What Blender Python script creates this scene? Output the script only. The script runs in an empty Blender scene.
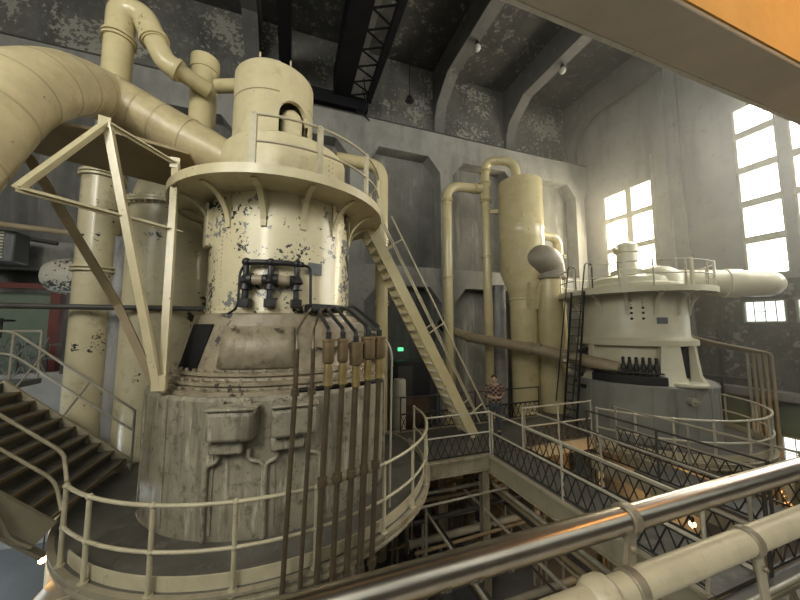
import bpy, math, random
from math import sin, cos, pi, radians, sqrt, atan2, hypot
from mathutils import Vector, Matrix
random.seed(4)
SC = bpy.context.scene
COL = SC.collection
V = Vector

# ------------------------------------------------------------------ mesh helpers
class MB:
    def __init__(s): s.v = []; s.f = []
    def add(s, vs, fs):
        b = len(s.v); s.v += [V(p) for p in vs]; s.f += [tuple(b + i for i in f) for f in fs]; return s
    def box(s, x0, x1, y0, y1, z0, z1):
        return s.add([(x0,y0,z0),(x1,y0,z0),(x1,y1,z0),(x0,y1,z0),(x0,y0,z1),(x1,y0,z1),(x1,y1,z1),(x0,y1,z1)],
                     [(0,3,2,1),(4,5,6,7),(0,1,5,4),(1,2,6,5),(2,3,7,6),(3,0,4,7)])
    def bar(s, p, q, w, h, up=(0,0,1)):
        p, q = V(p), V(q); d = (q-p).normalized(); up = V(up)
        if abs(d.dot(up)) > .98: up = V((0,1,0))
        r = d.cross(up).normalized(); u = r.cross(d)
        c = [(-w/2,-h/2),(w/2,-h/2),(w/2,h/2),(-w/2,h/2)]
        vs = [p + r*a + u*b for a,b in c] + [q + r*a + u*b for a,b in c]
        return s.add(vs, [(0,3,2,1),(4,5,6,7),(0,1,5,4),(1,2,6,5),(2,3,7,6),(3,0,4,7)])
    def obox(s, c, n, w, h, d):
        """box centred on c whose face looks along horizontal normal n"""
        c = V(c); n = V(n).normalized(); t = V((-n.y, n.x, 0)).normalized(); u = V((0,0,1))
        vs = [c + t*a*w/2 + u*b*h/2 + n*e*d/2 for e in (-1,1) for a,b in ((-1,-1),(1,-1),(1,1),(-1,1))]
        return s.add(vs, [(0,3,2,1),(4,5,6,7),(0,1,5,4),(1,2,6,5),(2,3,7,6),(3,0,4,7)])
    def tube(s, pts, r, seg=12, cap=True, closed=False):
        pts = [V(p) for p in pts]; n = len(pts)
        rs = r if isinstance(r, (list, tuple)) else [r]*n
        tang = []
        for i in range(n):
            a = pts[(i-1) % n] if (closed or i > 0) else pts[i]
            b = pts[(i+1) % n] if (closed or i < n-1) else pts[i]
            tang.append((b-a).normalized())
        t0 = tang[0]; ref = V((0,0,1)) if abs(t0.z) < .9 else V((0,1,0))
        nrm = (ref - t0*ref.dot(t0)).normalized()
        vs = []
        for i in range(n):
            t = tang[i]; nrm = (nrm - t*nrm.dot(t)).normalized(); bn = t.cross(nrm)
            for k in range(seg):
                a = 2*pi*k/seg; vs.append(pts[i] + nrm*cos(a)*rs[i] + bn*sin(a)*rs[i])
        fs = []
        for i in range(n if closed else n-1):
            j = (i+1) % n
            for k in range(seg):
                l = (k+1) % seg; fs.append((i*seg+k, i*seg+l, j*seg+l, j*seg+k))
        if cap and not closed:
            fs.append(tuple(range(seg))[::-1]); fs.append(tuple((n-1)*seg+k for k in range(seg)))
        return s.add(vs, fs)
    def lathe(s, prof, c=(0,0), seg=72, a0=0, a1=2*pi, close=False):
        """profile of (r,z) turned about the vertical axis at c; angle 0 looks along -Y, positive towards +X"""
        full = abs(a1-a0-2*pi) < 1e-6; m = seg if full else seg+1; n = len(prof)
        vs = []
        for j in range(m):
            a = a0 + (a1-a0)*j/seg
            for r, z in prof: vs.append((c[0]+r*sin(a), c[1]-r*cos(a), z))
        fs = []
        for j in range(seg):
            k = (j+1) % m
            for i in range(n if close else n-1):
                l = (i+1) % n; fs.append((j*n+i, k*n+i, k*n+l, j*n+l))
        if close and not full:
            fs.append(tuple(range(n))[::-1]); fs.append(tuple((m-1)*n+i for i in range(n)))
        return s.add(vs, fs)
    def sphere(s, c, r, seg=12, rings=8, sq=(1,1,1)):
        c = V(c); vs = [c+V((0,0,r*sq[2]))]; fs = []
        for i in range(1, rings):
            p = pi*i/rings
            for k in range(seg):
                a = 2*pi*k/seg; vs.append(c + V((r*sin(p)*cos(a)*sq[0], r*sin(p)*sin(a)*sq[1], r*cos(p)*sq[2])))
        vs.append(c-V((0,0,r*sq[2]))); e = len(vs)-1
        for k in range(seg):
            l = (k+1) % seg; fs.append((0,1+k,1+l))
            for i in range(rings-2): fs.append((1+i*seg+k, 1+(i+1)*seg+k, 1+(i+1)*seg+l, 1+i*seg+l))
            fs.append((e, 1+(rings-2)*seg+l, 1+(rings-2)*seg+k))
        return s.add(vs, fs)
    def prism(s, poly, axis, a, b):
        """polygon extruded along axis: poly in (y,z) for X, (x,z) for Y, (x,y) for Z"""
        def P(p, t): return (t,p[0],p[1]) if axis == 'X' else (p[0],t,p[1]) if axis == 'Y' else (p[0],p[1],t)
        n = len(poly); vs = [P(p,a) for p in poly] + [P(p,b) for p in poly]
        return s.add(vs, [tuple(range(n))[::-1], tuple(range(n,2*n))] + [(i,(i+1)%n,n+(i+1)%n,n+i) for i in range(n)])
    def build(s, name, m, parent=None, ang=38, bev=0):
        o0 = parent_loc(parent)
        me = bpy.data.meshes.new(name)
        me.from_pydata([tuple(v-o0) for v in s.v], [], s.f); me.update()
        import bmesh
        bm = bmesh.new(); bm.from_mesh(me); bmesh.ops.recalc_face_normals(bm, faces=bm.faces); bm.to_mesh(me); bm.free()
        me.shade_smooth(); me.set_sharp_from_angle(angle=radians(ang))
        me.materials.append(m)
        o = bpy.data.objects.new(name, me); COL.objects.link(o)
        if parent: o.parent = parent
        if bev:
            b = o.modifiers.new('edge', 'BEVEL'); b.width = bev; b.segments = 2; b.limit_method = 'ANGLE'
        return o

def parent_loc(p):
    l = V((0,0,0))
    while p: l += p.location; p = p.parent
    return l
def tag(o, label, cat, group=None, kind=None):
    o['label'] = label; o['category'] = cat
    if group: o['group'] = group
    if kind: o['kind'] = kind
    return o
def thing(name, loc, label, cat, group=None):
    o = bpy.data.objects.new(name, None); o.location = loc; o.empty_display_size = .2; COL.objects.link(o)
    return tag(o, label, cat, group)
def struct(name, mb, m, parent=None, **k):
    o = mb.build(name, m, parent, **k)
    o['kind'] = 'structure'
    return o
def copy_tree(o, parent=None):
    c = o.copy(); COL.objects.link(c)
    if parent: c.parent = parent
    for ch in list(o.children): copy_tree(ch, c)
    return c
def polar(c, r, deg, z):
    a = radians(deg); return V((c[0]+r*sin(a), c[1]-r*cos(a), z))
def arc(c, r, d0, d1, z, n=24):
    return [polar(c, r, d0+(d1-d0)*i/n, z) for i in range(n+1)]
def bend(pts, r, n=7):
    """polyline with its corners rounded to radius r"""
    pts = [V(p) for p in pts]; out = [pts[0]]
    for i in range(1, len(pts)-1):
        p, a, b = pts[i], pts[i-1], pts[i+1]
        da, db = (a-p), (b-p); k = min(r, da.length*.49, db.length*.49)
        s, e = p+da.normalized()*k, p+db.normalized()*k
        for j in range(n+1):
            t = j/n; out.append(s*(1-t)**2 + p*2*t*(1-t) + e*t*t)
    return out + [pts[-1]]
def collar(mb, p, d, r, l, seg=20):
    p, d = V(p), V(d).normalized(); mb.tube([p-d*l/2, p+d*l/2], r, seg)

# ------------------------------------------------------------------ materials
MATS = {}
def mat(name, col, rough=.6, metal=0., var=.12, scale=2.5, streak=None, peel=None, bump=0., grain=None, spec=.5):
    m = bpy.data.materials.new(name); m.use_nodes = True; nt = m.node_tree; N = nt.nodes; L = nt.links
    b = N['Principled BSDF']; b.inputs['Roughness'].default_value = rough; b.inputs['Metallic'].default_value = metal
    b.inputs['Specular IOR Level'].default_value = spec
    tc = N.new('ShaderNodeTexCoord'); src = tc.outputs['Object']
    def noise(sc, det=5., rough_=.6, stretch=None, off=0.):
        t = N.new('ShaderNodeTexNoise'); t.inputs['Scale'].default_value = sc; t.inputs['Detail'].default_value = det; t.inputs['Roughness'].default_value = rough_
        mp = N.new('ShaderNodeMapping'); L.new(src, mp.inputs['Vector']); mp.inputs['Location'].default_value = (off, off*.7, off*1.3)
        if stretch: mp.inputs['Scale'].default_value = stretch
        L.new(mp.outputs['Vector'], t.inputs['Vector']); return t.outputs['Fac']
    def ramp(f, a, bb):
        r = N.new('ShaderNodeMapRange'); r.inputs['From Min'].default_value = a; r.inputs['From Max'].default_value = bb; r.clamp = True
        L.new(f, r.inputs['Value']); return r.outputs['Result']
    def mix(f, A, B):
        x = N.new('ShaderNodeMix'); x.data_type = 'RGBA'; L.new(f, x.inputs['Factor'])
        for v, s in ((A, x.inputs['A']), (B, x.inputs['B'])):
            if isinstance(v, tuple): s.default_value = (*v, 1)
            else: L.new(v, s)
        return x.outputs['Result']
    lo = tuple(c*(1-var) for c in col); hi = tuple(min(1, c*(1+var)) for c in col)
    n1 = noise(scale); out = mix(ramp(n1, .3, .7), lo, hi)
    if grain:                                    # (colour, amount lo, hi, scale)
        g, a, bb, sc = grain; out = mix(ramp(noise(sc, 8, .7, off=9.), a, bb), out, g)
    if streak:
        for g, a, bb, sc, k in (streak if isinstance(streak, list) else [streak]):
            out = mix(ramp(noise(sc, 6, .65, (1,1,k), off=3.), a, bb), out, g)
    if peel:
        for g, th, sc, big in (peel if isinstance(peel, list) else [peel]):
            f1 = noise(sc, 9, .62, off=5.+th); f2 = noise(big, 2, .5, off=17.+sc)
            ad = N.new('ShaderNodeMath'); ad.operation = 'ADD'; L.new(f1, ad.inputs[0]); L.new(f2, ad.inputs[1])
            out = mix(ramp(ad.outputs[0], th, th+.012), out, g)
    L.new(out, b.inputs['Base Color'])
    if bump:
        bp = N.new('ShaderNodeBump'); bp.inputs['Strength'].default_value = bump; bp.inputs['Distance'].default_value = .03
        L.new(noise(scale*6, 8, .7), bp.inputs['Height']); L.new(bp.outputs['Normal'], b.inputs['Normal'])
    MATS[name] = m
    return m
def emit(name, col, s):
    m = bpy.data.materials.new(name); m.use_nodes = True; N = m.node_tree.nodes
    b = N['Principled BSDF']; b.inputs['Base Color'].default_value = (*col,1)
    b.inputs['Emission Color'].default_value = (*col,1); b.inputs['Emission Strength'].default_value = s
    return m
CREAM = (.60,.53,.34)
cream = mat('cream_paint', CREAM, .28, var=.09, grain=((.38,.31,.19),.58,.78,1.7), peel=[((.13,.11,.07),1.30,22.,3.)], bump=.05)
cream_pipe = mat('cream_pipe_paint', (.56,.485,.285), .22, var=.08, grain=((.40,.31,.16),.56,.8,1.5), peel=[((.13,.10,.05),1.31,24.,3.)], bump=.04)
cream_lag = mat('cream_lagging', (.54,.455,.275), .3, var=.12, scale=3.5, grain=((.33,.25,.13),.52,.8,1.8), peel=[((.12,.09,.05),1.31,26.,4.)], bump=.22)
cream_peel = mat('peeling_cream_paint', (.66,.59,.40), .27, var=.06, grain=((.42,.36,.24),.62,.8,2.),
    peel=[((.20,.205,.21),1.15,6.5,.9),((.045,.047,.05),1.175,3.2,.7),((.035,.037,.04),1.185,5.,.8),((.03,.031,.035),1.18,13.,1.6)])
cream_scuff = mat('scuffed_cream_paint', (.56,.50,.34), .25, var=.08, peel=[((.05,.045,.04),1.22,7.,1.2),((.1,.085,.06),1.27,20.,2.)], grain=((.30,.26,.18),.55,.78,2.4), bump=.05)
dirty = mat('grimy_casing_paint', (.30,.272,.205), .55, var=.18, streak=[((.125,.11,.082),.50,.70,5.,.12),((.50,.465,.37),.56,.68,7.5,.14)], grain=((.12,.104,.078),.52,.66,5.5), peel=((.075,.065,.05),1.27,15.,2.), bump=.25)
skirtm = mat('brown_stained_paint', (.32,.272,.195), .45, var=.2, scale=3.5, grain=((.15,.12,.08),.5,.7,3.4), peel=[((.055,.053,.055),1.19,3.6,.7),((.04,.035,.03),1.25,14.,1.6)], bump=.15)
ironm = mat('dark_iron', (.018,.018,.02), .42, var=.3, scale=6)
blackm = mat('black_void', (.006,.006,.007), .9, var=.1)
brownpipe = mat('brown_oil_pipe', (.12,.092,.06), .32, metal=.35, var=.2, scale=5, grain=((.05,.04,.03),.55,.7,6.))
brass = mat('old_brass', (.46,.36,.165), .33, metal=.75, var=.2, scale=6)
copper = mat('dull_copper', (.25,.185,.105), .42, metal=.6, var=.2, scale=6)
deckm = mat('dark_chequer_plate', (.10,.094,.08), .5, var=.2, scale=2, grain=((.2,.19,.16),.55,.75,3.), bump=.2)
railm = mat('cream_rail_paint', (.48,.43,.30), .42, var=.12, scale=4, grain=((.26,.21,.13),.58,.75,8.))
whiterail = mat('pale_rail_paint', (.46,.43,.34), .42, var=.12, scale=4, grain=((.25,.21,.15),.58,.75,8.))
greyrail = mat('worn_grey_rail_paint', (.30,.28,.22), .45, var=.15, scale=4)
girder = mat('stained_girder_paint', (.31,.275,.195), .5, var=.14, scale=1.5, streak=((.18,.15,.10),.52,.72,3.,.3), bump=.05)
darkgirder = mat('dark_steel', (.055,.05,.045), .5, var=.25, scale=3)
lattm = mat('black_lattice', (.03,.028,.026), .5, var=.2)
steel = mat('polished_steel', (.40,.36,.31), .28, metal=1., var=.12, scale=8, streak=((.34,.29,.24),.5,.75,9.,.5))
creamrail = mat('chipped_rail_paint', (.44,.39,.27), .4, var=.1, scale=12, grain=((.30,.25,.16),.58,.75,22.), peel=((.10,.085,.06),1.30,38.,9.))
greycase = mat('grey_casing_paint', (.24,.238,.212), .5, var=.08, streak=((.14,.145,.135),.55,.75,2.,.2))
paleT = mat('pale_turbine_paint', (.60,.57,.43), .32, var=.06, grain=((.46,.42,.31),.62,.8,1.5))
conc = mat('streaked_concrete', (.175,.172,.158), .85, var=.24, scale=.9, streak=[((.085,.085,.082),.48,.68,.9,.12),((.34,.335,.31),.57,.72,1.6,.15)], grain=((.09,.09,.086),.58,.72,4.), bump=.15)
concL = mat('pale_concrete', (.26,.256,.238), .85, var=.18, scale=1., streak=((.15,.15,.143),.5,.72,1.2,.2), grain=((.15,.15,.143),.58,.75,4.), bump=.12)
ceilm = mat('dark_concrete', (.06,.059,.056), .9, var=.3, scale=.6, grain=((.25,.24,.21),.55,.7,3.2), streak=((.035,.035,.035),.5,.75,.5,1.), bump=.1)  # dark overall tone with random pale grain
upperwall = mat('flaking_upper_wall', (.125,.122,.113), .9, var=.3, scale=.7, grain=((.24,.235,.205),.55,.68,5.), peel=((.30,.29,.25),1.11,5.5,.6), streak=((.05,.05,.05),.52,.75,.9,.2), bump=.15)
beamc = mat('grey_ceiling_beam', (.13,.127,.12), .9, var=.2, scale=.8, grain=((.3,.29,.265),.58,.75,2.))
rwall = mat('grey_plaster', (.25,.255,.238), .85, var=.16, scale=.6, streak=((.15,.155,.145),.48,.7,.8,.15), grain=((.17,.175,.165),.56,.72,3.), bump=.08)
peelwall = mat('damp_peeling_plaster', (.12,.12,.112), .9, var=.3, scale=1., grain=((.26,.26,.24),.54,.68,4.5), peel=((.27,.27,.25),1.17,4.,.7), streak=((.07,.07,.068),.5,.72,1.2,.15), bump=.15)
greenwall = mat('green_wall_paint', (.13,.17,.13), .7, var=.12)
floorm = mat('grey_floor', (.10,.105,.11), .45, var=.2, scale=.8, grain=((.12,.12,.12),.55,.75,2.))
lamplitm = mat('lamplit_beam_colour', (.66,.36,.09), .8, var=.1, scale=1.5, bump=.3)  # lamp's orange glow put into the beam face colour
tanb = mat('tan_beam_paint', (.74,.66,.54), .8, var=.1, scale=1.2, bump=.25)
creamtrim = mat('chipped_windowlit_edge', (.82,.79,.70), .8, var=.12, scale=8, grain=((.3,.25,.18),.6,.7,14.))  # window light on the chamfer put into a whiter colour, with chips
redm = mat('red_oxide_paint', (.12,.028,.022), .55, var=.2)
greym = mat('grey_enamel', (.13,.14,.145), .5, var=.12)
greypipe = mat('peeling_grey_pipe', (.30,.30,.30), .6, var=.12, scale=1.5, streak=((.10,.10,.10),.48,.66,1.8,.3))
spotted = mat('mottled_tank_paint', (.44,.42,.36), .55, var=.1, peel=[((.02,.02,.02),1.06,16.,1.4)])
brownlag = mat('brown_lagging', (.31,.25,.16), .5, var=.15, scale=2)
brownbar = mat('brown_steel_strut', (.25,.19,.105), .5, var=.14)
seamm = mat('lagging_seam', (.42,.34,.20), .5)
soffm = mat('brown_soffit', (.30,.23,.13), .6, var=.14, scale=1.)
rivm = mat('rivetted_grey_steel', (.20,.175,.13), .45, var=.15, scale=2)
windowglow = emit('bright_daylight_glass', (1.,.985,.93), 7.)
windowsun = emit('sunlit_glass', (1.,.93,.74), 11.)
windowdim = emit('frosted_daylight_glass', (.86,.95,.92), 1.3)
framem = mat('window_frame_paint', (.33,.33,.26), .6, var=.1)
bulbm = emit('bulb_glow', (1.,.62,.25), 14.)
dullbulb = mat('unlit_bulb_glass', (.5,.5,.47), .2)
exitm = emit('exit_green', (.12,.85,.38), 1.2)
paperm = mat('white_paper', (.75,.73,.66), .8, var=.04)

# ------------------------------------------------------------------ camera
cam = bpy.data.cameras.new('camera'); cam.sensor_width = 36; cam.lens = 310/800*36; cam.clip_start = .02; cam.clip_end = 200
co = bpy.data.objects.new('camera', cam); COL.objects.link(co)
CZ = 6.85
co.location = (0,0,CZ); co.rotation_euler = (pi/2+math.atan(27/310), 0, -radians(19.4))
SC.camera = co
SC.cycles.diffuse_bounces = 3; SC.cycles.max_bounces = 8

# ------------------------------------------------------------------ room shell
XL, XR, YB, YF, ZC = -10.2, 16.3, 13.7, -6.0, 20.0
YP = 13.0                                               # face of pilasters and frieze
struct('floor', MB().box(XL-.3,XR+.3,YF,YB+.3,-.2,0), floorm)
struct('ceiling', MB().box(XL-.3,XR+.3,YF,YB+.3,ZC,ZC+.3), ceilm)
wb = MB()
WX0, WX1, WZ0, WZ1 = -7.4, -6.2, 5.75, 8.1            # window opening in the back wall
wb.box(XL,WX0,YB,YB+.3,0,16.3).box(WX1,XR,YB,YB+.3,0,16.3).box(WX0,WX1,YB,YB+.3,0,WZ0).box(WX0,WX1,YB,YB+.3,WZ1,16.3)
wall_back = struct('wall_back', wb, conc)
struct('wall_back_upper', MB().box(XL,XR,YB-.15,YB+.3,16.3,ZC), upperwall)
PX = [-6.2,-1.8,2.6,7.0,11.4,15.7]
for i, x in enumerate(PX):
    w = .34
    m = MB().box(x-w,x+w,YP,YB,0,15.05)
    for s in (-1,1):                                   # chamfered haunches under both spandrels
        for zt in (15.05, 8.7):
            a, b2 = (x+s*w, x+s*(w+.62))
            m.prism([(a,zt-.75),(b2,zt),(a,zt)] if s > 0 else [(a,zt),(b2,zt),(a,zt-.75)], 'Y', YP, YB)
    struct('trim_pilaster_%d' % (i+1), m, concL)
struct('trim_frieze', MB().box(XL,XR,YP,YB,15.05,16.3), concL)
struct('trim_spandrel', MB().box(XL,XR,YP+.03,YB,8.7,9.6), concL)
struct('trim_crane_rail', MB().box(XL,XR,YP-.03,YP+.3,16.302,16.35).box(XL,XR,YP+.13,YP+.21,16.35,16.43), darkgirder)
for i, x in enumerate([-6.2,-1.8,2.55,6.85,11.2,15.6]):
    m = MB().box(x-.28,x+.28,YF,YB-.15,18.75,ZC)
    m.prism([(YB-.15,16.36),(YB-.15,18.8),(YB-1.8,18.8),(YB-1.5,18.6),(YB-.6,17.95),(YB-.35,17.3),(YB-.3,16.36)], 'X', x-.28, x+.28)
    struct('trim_ceiling_beam_%d' % (i+1), m, beamc)
# right wall with its openings: two columns of tall window, the far window, low windows
YW = {'far': (9.62,12.05,8.7,14.05), 'tall': (5.5,6.62,8.75,15.4), 'tall_b': (4.3,5.24,8.75,15.4), 'small': (5.7,6.82,7.0,7.84), 'small_b': (4.4,5.5,7.0,7.84), 'low': (4.9,6.18,1.95,3.1), 'tall_c': (1.0,4.2,8.75,15.4)}
def wall_with_holes(name, holes, y0, y1, z0, z1, x0, x1, m):
    ys = sorted({y0,y1,*[h[0] for h in holes],*[h[1] for h in holes]}); zs = sorted({z0,z1,*[h[2] for h in holes],*[h[3] for h in holes]})
    mb = MB()
    for a, b in zip(ys, ys[1:]):
        run = None
        for c, d in zip(zs, zs[1:]):
            hit = any(h[0] <= (a+b)/2 <= h[1] and h[2] <= (c+d)/2 <= h[3] for h in holes)
            if hit:
                if run: mb.box(x0,x1,a,b,*run); run = None
            else: run = (run[0] if run else c, d)
        if run: mb.box(x0,x1,a,b,*run)
    return struct(name, mb, m)
H = [YW[k] for k in YW]
zsplit = 8.55
wall_with_holes('wall_right', [h for h in H if h[2] > zsplit], YF, YB, zsplit, ZC, XR, XR+.45, rwall)
wall_with_holes('wall_right_damp', [h for h in H if zsplit > h[2] > 4.6], YF, YB, 4.4, zsplit, XR, XR+.45, peelwall)
wall_with_holes('wall_right_base', [h for h in H if h[2] < 4], YF, YB, 0, 4.4, XR, XR+.45, greenwall)
struct('trim_ledge', MB().box(XR-.55,XR,YF,8.6,4.35,4.62), concL)
struct('trim_wall_column_1', MB().box(XR-.3,XR,8.75,9.3,4.62,ZC), rwall)
struct('trim_wall_column_2', MB().box(XR-.12,XR,8.3,8.75,4.62,ZC), rwall)
struct('trim_wall_rib', MB().box(XR-.06,XR,9.28+.18,9.28+.3,6,15.2), concL)
def window_r(n, key, bars_z, cols, glass, mun=None, sill=.13):
    y0,y1,z0,z1 = YW[key]; x = XR+.09
    f = MB(); t = .06
    f.box(x-.08,x+.08,y0,y0+t,z0,z1).box(x-.08,x+.08,y1-t,y1,z0,z1).box(x-.08,x+.08,y0,y1,z0,z0+t).box(x-.08,x+.08,y0,y1,z1-t,z1)
    for z in bars_z: f.box(x-.12,x+.1,y0,y1,z-sill,z+sill)
    for y in cols: f.box(x-.12,x+.12,y-.14,y+.14,z0,z1)
    r = struct('window_%d' % n, f, framem)
    g = MB().box(x+.02,x+.03,y0,y1,z0,z1).build('window_pane', glass, r)
    if mun:
        q = MB(); ny, zs = mun
        for i in range(1, ny):
            y = y0+(y1-y0)*i/ny; q.box(x-.015,x+.01,y-.011,y+.011,z0,z1)
        for z in zs: q.box(x-.015,x+.01,y0,y1,z-.011,z+.011)
        q.build('muntin', framem, r)
    return r
tb = [14.27,12.87,11.53,10.12]
mz = []
for a, b in zip([15.4]+tb, tb+[8.75]): mz += [b+(a-b)/3, b+2*(a-b)/3]
window_r(1, 'far', [12.62,10.95], [10.72], windowsun, (8,[14.05-.47*k for k in range(1,11)]))
window_r(2, 'tall', tb, [], windowglow, (4, mz))
window_r(3, 'tall_b', tb, [], windowglow, (4, mz))
window_r(4, 'small', [], [], windowdim, (4,[7.42]))
window_r(5, 'small_b', [], [], windowdim, (4,[7.42]))
window_r(6, 'low', [], [], windowdim, (4,[2.5]))
window_r(7, 'tall_c', tb, [2.1,3.1], windowglow, (12, mz))
w8 = struct('window_8', MB().box(WX0,WX0+.06,YB+.02,YB+.14,WZ0,WZ1).box(WX1-.06,WX1,YB+.02,YB+.14,WZ0,WZ1).box(WX0,WX1,YB+.02,YB+.14,7.25,7.32).box(WX0,WX1,YB+.02,YB+.14,WZ0,WZ0+.06).box(-6.95,-6.9,YB+.02,YB+.14,WZ0,WZ1), framem)
MB().box(WX0,WX1,YB+.15,YB+.16,WZ0,WZ1).build('window_pane', emit('back_daylight_glass',(.95,1.,.98),2.6), w8)
# left wall and the wall behind the gallery, with unseen windows added for light
wall_left = struct('wall_left', MB().box(XL-.3,XL,YF,-3.5,0,ZC).box(XL-.3,XL,1.5,9.0,0,ZC).box(XL-.3,XL,-3.5,1.5,0,9.5).box(XL-.3,XL,-3.5,1.5,17,ZC).box(XL-.3,XL,11.5,YB,0,ZC).box(XL-.3,XL,9.0,11.5,0,.8).box(XL-.3,XL,9.0,11.5,3.2,ZC), conc)
f = MB().box(XL-.2,XL-.05,-3.5,-3.42,9.5,17).box(XL-.2,XL-.05,1.42,1.5,9.5,17).box(XL-.2,XL-.05,-1.06,-.94,9.5,17)
for z in (9.54,11.4,13.2,15.1,16.96): f.box(XL-.2,XL-.05,-3.5,1.5,z-.05,z+.05)
wl = struct('window_16', f, framem); MB().box(XL-.22,XL-.21,-3.5,1.5,9.5,17).build('window_pane', windowdim, wl)  # unseen tall window added to light the turbine from the left
wl = struct('window_15', MB().box(XL-.2,XL-.1,9.0,9.08,.8,3.2).box(XL-.2,XL-.1,11.42,11.5,.8,3.2).box(XL-.2,XL-.1,10.2,10.28,.8,3.2).box(XL-.2,XL-.1,9.0,11.5,1.95,2.03), framem)  # unseen low window added to light the pit floor
MB().box(XL-.22,XL-.21,9.0,11.5,.8,3.2).build('window_pane', windowdim, wl)
wf = MB(); FW = [(-8.6,-6.2),(-4.6,-2.2),(-.6,1.8),(3.4,5.8),(7.4,9.8),(11.4,13.8)]; e = XL
for a, b in FW: wf.box(e,a,YF-.3,YF,0,ZC); wf.box(a,b,YF-.3,YF,0,9.5); wf.box(a,b,YF-.3,YF,17,ZC); e = b
wf.box(e,XR,YF-.3,YF,0,ZC)
struct('wall_front', wf, conc)
for i, (a, b) in enumerate(FW):
    f = MB().box(a,a+.08,YF-.2,YF-.05,9.5,17).box(b-.08,b,YF-.2,YF-.05,9.5,17)
    for z in (9.54,11.4,13.2,15.1,16.96): f.box(a,b,YF-.2,YF-.05,z-.05,z+.05)
    w = struct('window_%d' % (9+i), f, framem); MB().box(a,b,YF-.22,YF-.21,9.5,17).build('window_pane', windowdim, w)  # unseen windows added behind the camera to light the hall

# ------------------------------------------------------------------ overhead crane
cranem = mat('black_crane_steel', (.007,.007,.009), .6, var=.3, spec=.2)
cr = thing('overhead_crane', (1.2,YP+.17,16.44), 'black overhead travelling crane with two girders resting on the ledge under the roof', 'crane')
MB().box(-1.3,3.05,YP+.02,YP+.34,16.62,17.2).build('end_carriage', cranem, cr, bev=.02)
for x in (-.9,2.7):
    MB().tube([(x,YP+.09,16.62),(x,YP+.25,16.62)], .19, 20).build('wheel', cranem, cr)
MB().box(-.72,-.28,-5,YP+.3,17.2,18.35).build('bridge_girder', cranem, cr)
MB().box(1.5,2.22,-5,YP+.3,17.05,18.35).build('bridge_girder', cranem, cr)
MB().box(2.92,3.14,-5,YP-.1,16.9,17.2).build('walkway_beam', cranem, cr)
lt = MB()
for k in range(22):
    y = YB-.8-k*.8; lt.bar((2.2,y,17.08),(3.0,y-.4,17.08),.05,.05); lt.bar((3.0,y-.4,17.08),(2.2,y-.8,17.08),.05,.05)
lt.build('lattice', cranem, cr)
cb = MB().tube(bend([(2.7,YP-.4,17.2),(2.95,YP-.2,16.7),(2.75,YP-.15,16.3),(3.1,YP-.1,16.1)],.2),.03,8)
cb.tube(bend([(2.6,YP-1.,17.3),(2.8,YP-.6,16.9),(3.15,YP-.2,16.9)],.2),.025,8).build('cable', cranem, cr)

# ------------------------------------------------------------------ roof lamps on drop rods
for (p, lab) in (((7.0,10.2,18.75),'round glass lamp hanging from the first big roof beam beside the crane'), ((11.3,9.9,18.75),'round glass lamp hanging from the roof beam beyond the grey panel')):
    t = thing('pendant_lamp', p, lab, 'lamp'); x,y,z = p
    MB().tube([(x,y,z),(x,y,z-.1)],.05,10).tube([(x,y,z-.1),(x,y,z-.2)],.09,12).build('lamp_holder', ironm, t)
    MB().sphere((x,y,z-.32),.15,16,10).build('lamp_globe', dullbulb, t)
t = thing('pendant_rod_lamp', (4.75,12.2,20), 'black lamp on a long thin rod against the upper wall', 'lamp')
MB().tube([(4.75,12.2,20),(4.75,12.2,17.2)],.025,8).build('rod', ironm, t)
MB().lathe([(.03,17.25),(.14,17.1),(.2,16.95),(.05,16.95)],(4.75,12.2),16).build('lamp_shade', ironm, t)

# ------------------------------------------------------------------ concrete beam over the gallery
bm_ = struct('trim_gallery_beam', MB().box(-2,XR,1.42,1.86,9.5,10.5), tanb, bev=.02)
MB().box(-2,XR,1.86,1.9,9.5,9.57).build('beam_edge', creamtrim, bm_)
MB().box(-2,XR,1.405,1.42,9.52,10.5).build('lamplit_face', lamplitm, bm_)  # thin layer coloured by the lamp's orange glow

# ------------------------------------------------------------------ turbines
T1 = (-.20, 8.05); T2 = (11.65, 7.85)
DZ = 3.6
def ring_railing(root, c, R, spans, posts, z0, m, top=1.05, mid=.52, r=.028, pr=.03, names=('top_rail','mid_rail','post')):
    for a, b in spans:
        n = max(6, int(abs(b-a)/4))
        MB().tube(arc(c,R,a,b,z0+top,n), r, 10).build(names[0], m, root)
        MB().tube(arc(c,R,a,b,z0+mid,n), r*.92, 10).build(names[1], m, root)
    for d in posts:
        p = polar(c,R,d,z0)
        MB().tube([p, p+V((0,0,top))], pr, 10).tube([p, p+V((0,0,.07))], pr*1.9, 10).sphere(p+V((0,0,top)), pr*1.45, 10, 6).sphere(p+V((0,0,mid)), pr*1.35, 10, 6).build(names[2], m, root)

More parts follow.
